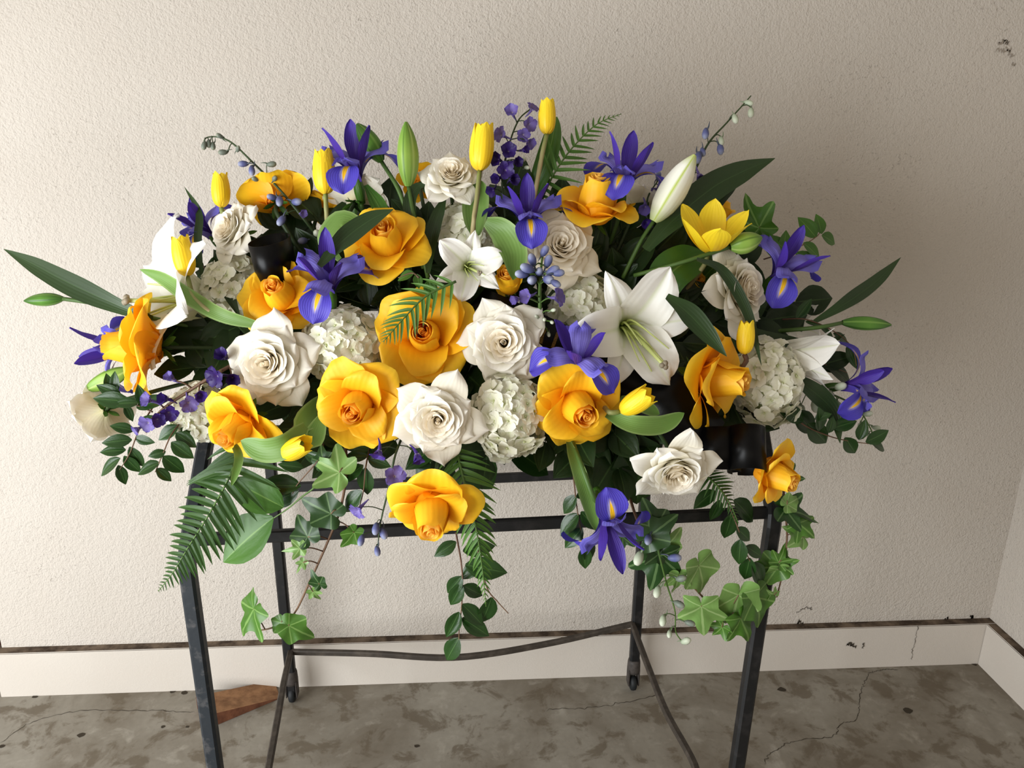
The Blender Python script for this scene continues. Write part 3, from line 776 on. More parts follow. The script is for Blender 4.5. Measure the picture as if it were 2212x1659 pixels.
def blade(path, w, label, mat='leaf_blade', dd=0.0, tilt=.4, fold=.25, prof=None, name='lily_leaf', cat='leaf', group='long strap leaves'):
    pts = [W(x, y, dm(x, y)+dd+(p[0] if p else 0)) for x, y, *p in path]
    n = 22; P = spline(pts, n); T = tangents(P)
    vd = np.array([CAM-p for p in P]); vd /= np.linalg.norm(vd, axis=1, keepdims=True)
    B = np.cross(T, vd); B /= np.linalg.norm(B, axis=1, keepdims=True); N = np.cross(B, T)
    tl = tilt if np.ndim(tilt) else (tilt, tilt*.4)
    ang = np.linspace(tl[0], tl[1], n)[:, None]
    B2 = B*np.cos(ang)+N*np.sin(ang); N2 = np.cross(B2, T)
    v = np.linspace(0, 1, n); hw = w*S(path[0][0], path[0][1], dm(*path[0][:2])+dd)*ci(v, prof or [(0, .3), (.15, .55), (.45, 1), (.7, .8), (.9, .32), (1, .02)])
    u = np.linspace(-1, 1, 7)
    V = (P[:, None]+B2[:, None]*(u[None, :, None]*hw[:, None, None])+N2[:, None]*(fold*np.abs(u)[None, :, None]**1.5*hw[:, None, None])).reshape(-1, 3)
    UV = np.stack([np.tile((u+1)/2, n), np.repeat(v, 7)], -1)
    o = part(name, make_mesh(name, V-pts[0], grid_faces(n, 7), MAT[mat], UV), None, loc(pts[0]))
    return tag(o, label, cat, group)
TULP = [(0, .35), (.2, .8), (.5, 1), (.75, .85), (.92, .45), (1, .03)]

PINNA = {}
def fern(path, plen, label, mat='leaf_fern', dd=0.0, npair=34, nrm=None, ang=68, prof=None, sick=.10, width=.068, face=(0, .25, 1)):
    pts = [W(x, y, dm(x, y)+dd+(p[0] if p else 0)) for x, y, *p in path]
    M = loc(pts[0]); t = thing('fern_frond', label, 'fern', M, 'sword fern fronds')
    n = 60; P = spline(pts, n); T = tangents(P)
    V, F, UV = tube(pts, [.0022, .0006], 30, 5)
    part('midrib', make_mesh('midrib', V-pts[0], F, MAT['stem'], UV), t)
    N0 = cdir(*face)
    key = (mat, sick, width)
    if key not in PINNA:
        PINNA[key] = []
        for sgn in (1, -1):
            V, F, UV = leafsheet(1, width, [(0, .75), (.1, 1), (.45, .85), (.8, .42), (1, .02)], .45, .35, 5, 8, 0, sgn*sick)
            PINNA[key].append(make_mesh('pinna', V, F, MAT[mat], UV))
    s0 = S(path[0][0], path[0][1], dm(*path[0][:2])+dd)
    for i in range(npair):
        k = (i+.5)/npair; q = 1-(1-k)**1.25; f = q*(n-1); j = int(f); p = P[j]+(P[min(n-1, j+1)]-P[j])*(f-j); tt = T[j]
        ln = plen*s0*ci(q, prof or [(0, .75), (.2, 1), (.5, .85), (.8, .4), (.95, .14), (1, .05)])*random.uniform(.92, 1.05)
        side = np.cross(N0, tt); side /= np.linalg.norm(side)
        for sgn in (1, -1):
            a = math.radians(ang-25*q+random.uniform(-5, 5)); d = tt*math.cos(a)+side*sgn*math.sin(a)-N0*random.uniform(.0, .18)
            m = frame(p-pts[0], d, N0+side*sgn*.25*random.uniform(-1, 1)); m[:3, :3] *= ln
            part('pinna', PINNA[key][0 if sgn < 0 else 1], t, m)
    return t

IVY = {}
def ivy_mesh(mat, lob=0):
    if (mat, lob) in IVY: return IVY[(mat, lob)]
    kn = [(-180, .10), (-168, .26), (-140, .40), (-118, .50), (-104, .44), (-86, .42), (-68, .56), (-52, .80), (-44, .74), (-30, .56), (-18, .60), (-8, .82), (0, 1.0)]
    if lob == 1: kn = [(-180, .12), (-165, .34), (-130, .48), (-110, .46), (-84, .50), (-58, .68), (-46, .64), (-28, .60), (-12, .80), (0, .98)]
    if lob == 2: kn = [(-180, .10), (-165, .30), (-128, .46), (-112, .52), (-92, .38), (-72, .52), (-56, .72), (-46, .60), (-28, .40), (-16, .52), (-6, .80), (0, 1.02)]
    kn = kn+[(-a, r) for a, r in kn[-2::-1]]
    th = np.linspace(-180, 180, 57); rr = ci(th, kn)
    rings = [0.0, .3, .55, .8, 1.0]; V = []; UV = []
    for q in rings:
        a = np.radians(th); x = q*rr*np.cos(a); y = q*rr*np.sin(a)
        z = -(.16+.14*lob)*x*x*np.sign(x)-(.30-.22*lob)*y*y+.04*np.sin(9*x+2+lob)*q+.045*np.cos(5*a+lob)*q*q+(.12*np.abs(y) if lob == 1 else 0)
        V.append(np.stack([x, y, z], -1)); UV.append(np.stack([(th+180)/360, np.full(57, q)], -1))
    V = np.concatenate(V); F = grid_faces(len(rings), 57)
    IVY[(mat, lob)] = make_mesh('leaf', V, F, MAT[mat], np.concatenate(UV)); return IVY[(mat, lob)]

def ivy(path, leaves, label, dd=0.0, rad=.0016, stem_mat='stem_brown'):
    """leaves: (x, y petiole end, tip x, y, mat, facing tilt r,u,t)"""
    pts = [W(x, y, dm(x, y)+dd+(p[0] if p else 0)) for x, y, *p in path]
    M = loc(pts[0]); t = thing('ivy_vine', label, 'ivy', M, 'trailing ivy')
    n = 12*len(pts); SP = spline(pts, n)
    V, F, UV = tube(pts, [rad*1.3, rad*.7], n, 6)
    part('stem', make_mesh('stem', V-pts[0], F, MAT[stem_mat], UV), t)
    for (x, y, tx, ty, mat, *f) in leaves:
        best = min(range(n), key=lambda i: np.linalg.norm(SP[i]-W(x, y, SP[i][1])))
        dq = SP[best][1]-random.uniform(.004, .02); P = W(x, y, dq); Q = W(tx, ty, dq-random.uniform(-.012, .012))
        nn = cdir(*f) if f else cdir(random.uniform(-.4, .4), random.uniform(-.1, .5), 1)
        L = np.linalg.norm(Q-P)
        m = frame(P-pts[0], Q-P, nn); m[:3, :3] *= L*1.14
        m[:3, 1] *= random.uniform(.82, 1.08)
        lf = part('leaf', ivy_mesh('ivy_'+mat, random.randint(0, 2)), t, m)
        a = SP[max(0, best-2)]
        if np.linalg.norm(a-P) > .004:
            mid = (a+P)/2+np.array([0, -.004, .006])
            V, F, UV = tube([a, mid, P], [rad*.6, rad*.5], 8, 5)
            part('petiole', make_mesh('petiole', V-pts[0], F, MAT['stem_brown'], UV), t)
    return t

OVAL = {}
def oval_mesh(mat, wd=.26, droop=.35, shp='o'):
    k = (mat, wd, droop, shp)
    if k not in OVAL:
        V, F, UV = leafsheet(1, wd, [(0, .10), (.12, .58), (.4, 1), (.65, .84), (.86, .40), (1, .02)], droop, .22, 7, 10, .02)
        OVAL[k] = make_mesh('leaf', V, F, MAT[mat], UV)
    return OVAL[k]
def sprig(path, leaves, label, dd=0.0, rad=.0012, mat='leaf_gloss', stem_mat='stem_brown', wd=.27, name='leafy_sprig', cat='greenery', group='leafy green sprigs', auto=None):
    pts = [W(x, y, dm(x, y)+dd+(p[0] if p else 0)) for x, y, *p in path]
    M = loc(pts[0]); t = thing(name, label, cat, M, group)
    n = 12*len(pts); SP = spline(pts, n); T = tangents(SP)
    V, F, UV = tube(pts, [rad*1.3, rad*.6], n, 5)
    part('stem', make_mesh('stem', V-pts[0], F, MAT[stem_mat], UV), t)
    L = list(leaves)
    if auto:            # (count, leaf length in px, from, to)
        cnt, ln, f0, f1 = auto; s0 = S(path[0][0], path[0][1], dm(*path[0][:2])+dd)
        for i in range(cnt):
            k = f0+(f1-f0)*i/max(1, cnt-1); j = int(k*(n-1)); p = SP[j]; tt = T[j]; N0 = cdir(random.uniform(-.5, .5), random.uniform(-.1, .6), 1)
            side = np.cross(N0, tt); sg = 1 if i % 2 else -1; a = math.radians(random.uniform(38, 70))
            d = tt*math.cos(a)+side*sg*math.sin(a)
            if i == cnt-1: d = tt
            m = frame(p-pts[0], d, N0); m[:3, :3] *= ln*s0*random.uniform(.8, 1.12)
            part('leaf', oval_mesh(mat, wd), t, m)
    for (x, y, tx, ty, *f) in L:
        best = min(range(n), key=lambda i: np.linalg.norm(SP[i]-W(x, y, SP[i][1])))
        dq = SP[best][1]; P = W(x, y, dq); Q = W(tx, ty, dq+random.uniform(-.012, .008)); nn = cdir(*f) if f else cdir(random.uniform(-.5, .5), random.uniform(0, .7), 1)
        m = frame(P-pts[0], Q-P, nn); m[:3, :3] *= np.linalg.norm(Q-P)*1.2
        part('leaf', oval_mesh(mat, wd), t, m)
    return t

def ribbon_path(pts3, axis, w, name, parent=None, n=40, label=None, cat=None, group=None, mat='ribbon'):
    """A satin ribbon: path in space swept along 'axis' (its width direction)."""
    P = spline(pts3, n); ax = np.asarray(axis, float); ax /= np.linalg.norm(ax)
    th = .0004; T = tangents(P); N = np.cross(T, ax); N /= np.linalg.norm(N, axis=1, keepdims=True)
    A = P-ax*w/2; B = P+ax*w/2; k = n
    V = np.concatenate([A-N*th, B-N*th, B+N*th, A+N*th])
    F = []
    for i in range(n-1):
        for a in range(4):
            b = (a+1) % 4; F.append((a*k+i, b*k+i, b*k+i+1, a*k+i+1))
    o = P[0]
    ob = part(name, make_mesh(name, V-(o if parent is None else 0), F, MAT[mat]), parent, loc(o) if parent is None else None)
    me = ob.data
    me.polygons.foreach_set('use_smooth', [(i % 4) in (1, 3) or True for i in range(len(me.polygons))])
    if cat: tag(ob, label, cat, group)
    return ob, P, N
# ------------------------------------------------------------------ the flowers
# yellow roses
RY = rose_yellow
RY(316, 748, 100, (-.93, .02, .32), 'yellow rose seen side on, pointing left at the far left edge of the spray', .4)
RY(520, 912, 80, (-.30, -.52, .80), 'yellow rose nodding down-left above the drooping fern, beside a yellow tulip bud', 1.2, -.02)
RY(776, 872, 86, (-.08, -.30, .95), 'orange-yellow rose just under the white hydrangea, heart turned downward', .7, -.03)
RY(920, 725, 98, (0, .06, 1), 'largest wide-open yellow rose facing forward left of the middle white rose', .2, 0, .86, 1.0, .92)
RY(835, 530, 84, (-.02, .42, .9), 'yellow rose tilted upward under the green lily buds', 2.1, -.01, 1.05, .98, .95)
RY(608, 645, 78, (-.05, .36, .92), 'yellow rose beside the black ribbon loop, partly behind an iris', 1.7, 0, 1.0)
RY(1245, 872, 86, (.22, -.36, .9), 'yellow rose under the fallen iris, heart low and to the right', .9, -.02, 1.1)
RY(1533, 818, 97, (.80, -.10, .58), 'yellow rose pointing right against the right-hand hydrangea', 2.6, -.02)
RY(936, 1088, 88, (0, -.70, .70), 'yellow rose hanging lowest of all, in front of the stand rails', .3, -.06, 1.1)
RY(1285, 452, 82, (.05, .84, .52), 'yellow rose standing upright with a pointed heart, below the upper right iris', .6, .0, 1.15)
RY(1660, 1018, 72, (.66, -.34, .66), 'yellow rose at the right end beside the black ribbon loop', 1.4, -.02, 1.1, .95, .8, 6)
RY(596, 428, 62, (-.25, .72, -.62), 'yellow rose seen from behind at the upper left', .8, .03)
RY(1098, 612, 44, (-.10, .45, .88), 'small tight yellow rosebud tucked between lily and purple buds', .5, .0, 1.5, .9, .55, 4)
RY(908, 392, 42, (-.1, .6, -.5), 'yellow rose peeping out behind the top white rose', .9, .09)
RY(692, 452, 44, (.1, .7, -.3), 'yellow rose hidden behind the second tulip', .2, .10)
RY(1494, 618, 40, (.3, .2, .8), 'orange rosebud half hidden beside the right white rose', .2, .08, 1.4, .8, .5, 4)
RY(1560, 462, 30, (.2, .7, .3), 'small yellow rose behind the open tulip', .2, .09, 1.2, .9, .6, 4)
RY(830, 455, 34, (.1, .5, .7), 'small yellow rose behind the strap leaf, above the tilted yellow rose', .2, .09)
RY(1030, 648, 56, (.1, .3, .8), 'yellow rose almost covered by the central lily', .2, .06)
# white roses
RW = rose_white
RW(588, 785, 88, (-.12, -.06, 1), 'large white rose at the left centre under the left yellow rose', .3, -.02)
RW(948, 903, 78, (.02, -.16, 1), 'white rose in the bottom row left of the lowest hydrangea', 1.1, -.03, guard=1.16)
RW(1090, 742, 82, (-.05, .0, 1), 'cream-hearted white rose in the very middle of the spray', 2.0, -.02)
RW(1208, 537, 74, (.12, .22, .95), 'pale cream rose above the purple bud cluster, right of the upper centre', .8, -.01, cream=True, guard=1.14)
RW(976, 386, 58, (.06, .46, .88), 'topmost white rose between a lily bud and a tulip', 1.6)
RW(506, 500, 60, (-.58, .22, .78), 'white rose turned left beside the left black ribbon loop', .4)
RW(772, 424, 58, (.12, .80, -.56), 'white rose seen from behind at the top left', .4, .05)
RW(1590, 630, 80, (.64, .10, .76), 'white rose turned right under the open yellow tulip', .9, -.01)
RW(1458, 1010, 74, (.10, -.60, .78), 'white rose nodding down beside the right black ribbon loop', .2, -.04, guard=1.14)
RW(222, 892, 58, (-.62, -.30, -.5), 'white rose seen from behind at the far lower left', .5, .06)
RW(1372, 438, 46, (.2, .6, -.5), 'white rose hidden behind the upper right iris', .5, .08)
# hydrangeas
HY = hydrangea
HY(748, 745, 88, 'round white hydrangea head beneath the left centre iris', .03, (0, .05, 1), (1.0, .92, .9))
HY(1098, 900, 88, 'white hydrangea head in the bottom row at the centre', .02, (0, -.1, 1), (.92, 1.08, .9))
HY(1252, 668, 78, 'greenish white hydrangea head left of the big lily', .07)
HY(1652, 828, 88, 'creamy white hydrangea head at the right, behind a pointing yellow rose', .04, (.2, 0, 1), (.85, 1.1, .9))
HY(512, 628, 76, 'white hydrangea head under the left white rose', .07, (-.2, .1, 1))
HY(428, 892, 66, 'pale green-white hydrangea head at the lower left behind a yellow rose', .06, (-.2, -.1, 1))
HY(1008, 512, 78, 'white hydrangea head behind the central lily', .09)
# lilies
lily(1364, 708, 160, (.18, -.12, .97), 'large open white lily right of the centre', 1.13, -.03, 0, None, (-58, .55))
lily(1012, 576, 92, (.12, -.08, .98), 'smaller star-shaped white lily with a green throat at the upper centre', .35, -.03, .12, None, (-38, .28))
lily(398, 640, 198, (-.70, .22, .66), 'large white lily seen side on, opening to the left', 1.45, .03, 0, None, (195, .35))
lily(1694, 768, 132, (.95, -.10, .22), 'half-open white lily pointing right behind the right hydrangea', .2, .03, .78)
lily(1690, 700, 90, (.6, .4, -.4), 'white lily seen from behind under the right iris', .2, .12, .3)
# lily buds
lily_bud((1412, 478), (1501, 335), 30, 'big white lily bud with yellow-green ribs at the upper right', 'lily_bud_white', .0, [(1385, 520, .01), (1345, 600, .06)])
lily_bud((1577, 533), (1646, 513), 23, 'fat bright green lily bud in front of the open tulip', 'lily_bud_green', -.05, [(1480, 565, -.03), (1370, 595, .04)])
lily_bud((882, 402), (877, 263), 23, 'tall pale green lily bud standing upright at the top', 'lily_bud_green', .0, [(895, 470, .0), (925, 600, .05)])
lily_bud((824, 349), (771, 267), 21, 'darker green lily bud leaning left beside the top iris', 'lily_bud_dark', .0, [(865, 420, .0), (915, 580, .06)])
lily_bud((136, 645), (52, 650), 14, 'slim green lily bud at the far left tip of the spray', 'lily_bud_dark', .0, [(200, 655, 0), (320, 685, .02), (480, 720, .1)])
lily_bud((1819, 697), (1925, 702), 15, 'slim green lily bud at the far right tip of the spray', 'lily_bud_dark', .0, [(1760, 708, 0), (1620, 720, .1)])
lily_bud((280, 797), (183, 843), 19, 'pale green lily bud behind the far left yellow rose', 'lily_bud_green', .05, [(340, 770, .06), (470, 740, .1)])
# irises
iris(712, 612, 98, (.08, .62, .78), 'blue iris with a drooping yellow-marked petal over the left hydrangea', 4.6, -.05)
iris(1140, 478, 94, (.0, .82, .56), 'deep violet iris at the upper centre beside the cream rose', 4.7, -.02)
iris(768, 368, 98, (-.08, .82, .5), 'violet iris at the top left between a tulip and lily buds', 4.75, -.01)
iris(1348, 392, 96, (.10, .86, .45), 'dark violet iris at the top right above the upright yellow rose', 4.3, .0)
iris(1684, 585, 92, (.30, .55, .75), 'violet iris at the upper right edge of the spray', 4.4, -.02)
iris(1248, 780, 94, (-.02, .55, .8), 'blue-violet iris lying over the lower yellow rose right of centre', 3.4, -.07)
iris(1838, 832, 88, (.80, .12, .55), 'violet iris reaching out at the far right', 4.0, .0)
iris(1312, 1118, 98, (.28, -.78, .55), 'violet iris hanging upside down below the spray', 1.6, -.04, [W(1285, 1080, 1.03), W(1250, 990, 1.06), W(1215, 900, 1.25)])
iris(446, 498, 76, (-.42, .62, .6), 'violet iris behind the left white rose under a tulip', 4.6, .05)
iris(262, 757, 86, (-.85, -.05, .3), 'violet iris behind the far left yellow rose', .4, .05)
# tulips
tulip(478, 449, 70, (0, 1, .12), 'yellow tulip standing above the left white rose', .2, .0, 0, [(492, 500, .03), (560, 600, .12)])
tulip(703, 420, 88, (-.03, 1, .12), 'tall yellow tulip in front of the top left iris', .5, -.02, 0, [(706, 470, 0), (715, 560, .1)])
tulip(1036, 370, 94, (.10, 1, .12), 'tall yellow tulip right of the topmost white rose', .8, -.02, 0, [(1030, 430, -.03), (1022, 490, -.02), (1020, 590, .08)])
tulip(1181, 291, 70, (.02, 1, .10), 'highest yellow tulip beside the upright fern', .3, .0, 0, [(1170, 340, .0), (1150, 450, .04)])
tulip(405, 598, 82, (-.14, 1, .16), 'yellow tulip in front of the left white lily', .1, -.05, 0, [(420, 640, -.04), (470, 680, -.03), (570, 705, .05)])
tulip(1340, 890, 76, (.72, .50, .42), 'yellow tulip lying sideways under the big lily', .3, -.05, .12, [(1315, 890, -.05), (1290, 850, .05)])
tulip(1608, 766, 70, (.02, 1, .18), 'yellow tulip bud bent up in front of the right hydrangea', .3, -.05, 0, [(1612, 780, -.05), (1585, 810, -.03), (1540, 800, .05)], 'stem_brown')
tulip(606, 984, 78, (.82, .36, .42), 'pale yellow tulip bud at the bottom left next to the nodding yellow rose', .2, -.06, .05, [(600, 975, -.03), (640, 920, .06)])
tulip(1530, 548, 104, (.02, .82, .56), 'wide-open yellow tulip at the upper right', .4, -.02, .9, [(1520, 575, 0), (1470, 640, .08)])
# delphiniums
delphinium([(1092, 470, .04), (1085, 400), (1095, 330), (1120, 260), (1150, 232)],
  [('lilac', 1107, 245, 26, -.2, .3, 1), ('lilac', 1148, 238, 22, .4, .5, .5), ('lilac', 1142, 268, 24, .4, -.4, .8), ('lilac', 1130, 290, 22, .1, -.5, .8), ('lilac', 1085, 293, 26, -.7, .1, .7),
   ('lilac', 1140, 305, 24, .5, -.6, .5), ('dark', 1098, 328, 30, .1, .0, 1), ('dark', 1078, 345, 26, -.6, -.1, .8), ('dark', 1112, 350, 26, .5, -.2, .8), ('dark', 1092, 368, 28, .1, -.2, 1), ('dark', 1078, 385, 26, -.5, -.3, .8), ('dark', 1104, 388, 28, .5, -.2, .9), ('dark', 1066, 410, 22, -.5, -.5, .6), ('violet', 1128, 325, 20, .7, .0, .6), ('pale', 1130, 345, 14, .6, .2, .5), ('pale', 1138, 362, 13, .6, -.2, .5), ('pale', 1112, 385, 13, .5, .2, .6)],
  'dark purple delphinium spike rising at the top centre')
delphinium([(700, 530, .06), (650, 465), (600, 405), (540, 345), (500, 308), (470, 296), (447, 297), (440, 305)],
  [('grey', 441, 314, 17, -.2, -1, 0), ('grey', 451, 310, 16, 0, -1, 0), ('grey', 460, 315, 16, .1, -1, .1), ('grey', 475, 294, 15, -.5, .2, .6), ('grey', 482, 329, 18, -.9, -.1, .2), ('grey', 514, 322, 14, .3, .5, .5), ('blue', 526, 354, 20, -1, -.1, .2), ('blue', 544, 368, 20, .1, -1, .1),
   ('grey', 552, 387, 16, -.6, .1, .7), ('grey', 586, 355, 19, 1, .1, .1), ('grey', 593, 386, 16, .5, .2, .7), ('blue', 588, 426, 20, -.8, .1, .5), ('blue', 604, 434, 24, .1, -.8, .5), ('blue', 640, 436, 24, .8, -.1, .5), ('blue', 608, 476, 24, -.4, -.8, .4), ('blue', 655, 520, 22, -.5, -.2, .6), ('pale', 685, 505, 24, .1, .1, 1), ('lilac', 652, 460, 16, .6, -.3, .6)],
  'arching stalk of grey-blue delphinium buds at the upper left', .0)
delphinium([(1478, 430, .06), (1500, 372), (1530, 310), (1570, 265), (1600, 232), (1622, 207)],
  [('pale', 1617, 222, 18, .8, -.3, .2), ('pale', 1622, 243, 20, -.1, -1, .1), ('pale', 1588, 256, 20, .2, -1, .2), ('blue', 1524, 288, 22, -.1, -1, .1), ('pale', 1558, 304, 18, .1, -1, .1), ('blue', 1556, 322, 22, .1, -1, .1), ('blue', 1508, 340, 24, -.2, -1, .1), ('blue', 1518, 328, 18, .2, -1, .2), ('lilac', 1509, 376, 22, .2, -.8, .5)],
  'thin delphinium stalk with hanging white and blue buds at the top right', .02)
delphinium([(1168, 700, .04), (1166, 640), (1168, 590), (1172, 550)],
  [('blue', 1176, 543, 24, .5, .8, .3), ('blue', 1150, 562, 26, -.3, .9, .4), ('blue', 1184, 565, 26, .3, .9, .3), ('blue', 1140, 580, 30, -.9, .3, .4), ('blue', 1194, 585, 28, .8, .4, .4), ('blue', 1128, 592, 28, -.9, .0, .4), ('blue', 1150, 605, 30, -.3, -.2, 1), ('blue', 1184, 604, 30, .5, -.2, .9), ('blue', 1206, 590, 24, .9, .1, .3), ('blue', 1165, 588, 26, 0, .3, 1), ('blue', 1200, 612, 22, .8, -.5, .3), ('lilac', 1143, 640, 28, -.7, -.1, .8), ('lilac', 1200, 643, 30, .8, .1, .6), ('lilac', 1120, 645, 24, -.8, -.3, .6), ('pale', 1195, 670, 12, .6, .1, .5), ('pale', 1176, 690, 12, 0, -.3, .8), ('pale', 1192, 696, 12, .3, -.3, .8), ('pale', 1185, 722, 12, .2, -.8, .6), ('pale', 1160, 684, 12, -.5, .2, .7)],
  'cluster of blue-grey delphinium buds in front of the cream rose', -.06, .0030, 'stem', .03)
delphinium([(545, 770, .06), (480, 800), (400, 850), (345, 890), (315, 935)],
  [('dark', 486, 772, 34, -.1, .3, .9), ('dark', 472, 812, 36, -.4, -.3, .9), ('dark', 502, 815, 34, .4, -.3, .9), ('lilac', 374, 820, 26, -.4, .5, .7), ('lilac', 407, 868, 30, .5, -.5, .7), ('violet', 430, 852, 30, .5, -.2, .7), ('violet', 362, 862, 28, -.4, .1, .9), ('lilac', 326, 865, 28, -.5, .2, .8), ('violet', 364, 890, 28, .5, -.4, .7), ('lilac', 322, 912, 28, -.2, -.4, .9), ('violet', 340, 905, 24, .5, -.3, .8), ('lilac', 300, 925, 20, -.6, -.5, .6)],
  'spray of faded purple delphinium florets at the lower left', -.02, .0032, 'stem_brown', .03)
delphinium([(868, 945, .05), (852, 990), (838, 1060), (822, 1130), (815, 1190)],
  [('lilac', 852, 1030, 34, .3, .2, .9), ('violet', 820, 972, 30, -.2, -.9, .4), ('violet', 900, 980, 30, .3, -.9, .4), ('lilac', 777, 1098, 30, -.5, -.6, .6), ('violet', 868, 1085, 32, .6, -.2, .7), ('blue', 812, 1142, 24, -.1, -.9, .3), ('blue', 828, 1152, 24, .4, -.8, .3), ('blue', 780, 1167, 22, -.2, -.9, .3), ('blue', 815, 1190, 20, .2, -.9, .3)],
  'delphinium stalk with blue buds hanging down left of the lowest yellow rose', -.02, .0018)
delphinium([(1405, 1100, .05), (1420, 1180), (1440, 1260), (1458, 1320), (1460, 1365), (1475, 1388)],
  [('pale', 1380, 1205, 30, -.4, -.8, .4), ('blue', 1457, 1205, 26, .9, .1, .3), ('grey', 1471, 1250, 22, .7, .3, .5), ('pale', 1420, 1278, 24, -.3, -.8, .4), ('grey', 1467, 1305, 22, .7, -.3, .5), ('pale', 1432, 1340, 22, -.2, -.9, .3), ('pale', 1446, 1369, 16, -.2, -.8, .6), ('grey', 1490, 1346, 20, .9, -.2, .3), ('pale', 1481, 1385, 22, .6, .4, .5), ('blue', 1400, 1165, 24, -.2, -.6, .7)],
  'delphinium stalk with pale buds trailing down by the right rear leg', .0, .0018, 'stem')
delphinium([(1690, 815, .06), (1780, 845), (1850, 880), (1880, 925), (1885, 940)],
  [('pale', 1875, 894, 18, .5, .2, .6), ('pale', 1893, 924, 16, .8, -.1, .5), ('pale', 1730, 885, 28, -.3, -.6, .7), ('pale', 1762, 875, 30, -.2, -.8, .5), ('pale', 1810, 880, 28, .1, -.9, .4), ('pale', 1835, 895, 24, .3, -.8, .5), ('pale', 1858, 918, 14, -.4, -.3, .6), ('pale', 1880, 945, 16, .3, -.7, .6), ('pale', 1815, 835, 26, .4, .2, .7), ('pale', 1790, 850, 26, .2, -.5, .8)],
  'green-white delphinium buds at the far right under the iris', .04, .0020, 'stem')
delphinium([(1400, 520, .06), (1397, 470), (1400, 425), (1425, 385)],
  [('lilac', 1394, 445, 30, -.2, -.6, .7), ('violet', 1396, 478, 28, .0, -.5, .8), ('lilac', 1423, 405, 26, -.1, -.9, .3), ('blue', 1422, 380, 18, .1, .9, .2)],
  'purple delphinium buds behind the big white lily bud', .05)
# ferns
fern([(520, 950, .06), (500, 1020), (455, 1105), (405, 1185), (375, 1235), (342, 1277)], 118, 'large dark fern frond drooping over the left front leg', 'leaf_fern', -.02, 28, ang=78, width=.078)
fern([(1170, 430, .08), (1200, 370), (1240, 315), (1290, 268), (1342, 246)], 74, 'light green fern frond arching up at the top beside the highest tulip', 'leaf_fern_light', .03, 19, ang=62)
fern([(985, 608, .0), (920, 640), (870, 690), (828, 738)], 70, 'small green fern frond lying over the large yellow rose', 'leaf_fern_light', -.07, 14, ang=62, prof=[(0, .8), (.3, 1), (.6, .8), (.85, .45), (1, .1)])
fern([(985, 965, .06), (1005, 1050), (1028, 1140), (1042, 1230), (1050, 1310)], 88, 'fern frond hanging straight down at the bottom centre', 'leaf_fern_light', -.03, 25, ang=58)
fern([(1515, 1020, .04), (1545, 1045), (1575, 1085), (1595, 1130)], 46, 'short fern frond drooping under the right ribbon loop', 'leaf_fern', .0, 18, ang=66, prof=[(0, .9), (.3, 1), (.6, .7), (.85, .4), (1, .1)])
# ivy
ivy([(745, 940, .06), (748, 1020), (735, 1100), (708, 1170), (672, 1250), (632, 1330), (590, 1355), (562, 1362)],
  [(733, 1020, 664, 985, 'light'), (715, 1110, 655, 1082, 'dark'), (665, 1160, 640, 1118, 'dark', -.2, .3, 1), (648, 1185, 610, 1190, 'light'), (655, 1215, 640, 1235, 'light'), (690, 1262, 672, 1240, 'dark'), (676, 1278, 690, 1300, 'light', .2, -.4, 1), (548, 1315, 516, 1370, 'mid', -.5, .2, .8), (608, 1344, 588, 1368, 'mid'), (624, 1352, 672, 1378, 'mid', 0, .2, 1), (765, 1150, 740, 1185, 'mid', .5, .2, .7), (700, 1000, 690, 965, 'dark')],
  'long ivy vine trailing down past the left rear leg', .02, .0019)
ivy([(1360, 1075, .06), (1385, 1140), (1440, 1205), (1500, 1270), (1548, 1318), (1580, 1325)],
  [(1418, 1140, 1395, 1085, 'dark'), (1400, 1160, 1455, 1120, 'dark', .2, .4, 1), (1440, 1180, 1470, 1150, 'light'), (1425, 1200, 1408, 1275, 'dark', 0, .2, 1), (1425, 1195, 1388, 1180, 'dark'), (1465, 1245, 1460, 1290, 'light'), (1510, 1222, 1528, 1285, 'light', .3, .2, .9), (1515, 1310, 1520, 1375, 'light'), (1595, 1285, 1580, 1360, 'light', .1, .2, 1), (1630, 1290, 1652, 1355, 'mid', .3, .3, .9), (1600, 1335, 1622, 1385, 'mid'), (1560, 1355, 1535, 1380, 'mid'), (1345, 1160, 1370, 1180, 'dark')],
  'ivy vine with light green leaves trailing right below the hanging iris', .02, .0019)
ivy([(1690, 1030, .05), (1695, 1090), (1700, 1160), (1692, 1230), (1678, 1290)],
  [(1690, 1030, 1735, 1035, 'dark'), (1700, 1090, 1730, 1075, 'light'), (1697, 1100, 1772, 1115, 'dark', .1, .5, .9), (1725, 1130, 1760, 1160, 'mid'), (1735, 1160, 1700, 1140, 'light'), (1682, 1215, 1700, 1180, 'mid', 0, .2, 1), (1685, 1218, 1722, 1212, 'mid', .1, .2, 1), (1680, 1225, 1620, 1228, 'mid'), (1680, 1230, 1670, 1260, 'light'), (1672, 1285, 1658, 1278, 'light')],
  'ivy vine hanging along the right front leg under the end rose', .02, .0017)
ivy([(1600, 520, .10), (1640, 500), (1646, 488)], [(1640, 492, 1608, 430, 'mid', -.8, .2, .5), (1600, 488, 1625, 500, 'dark')], 'single pointed ivy leaf standing up behind the green bud at right', .06)
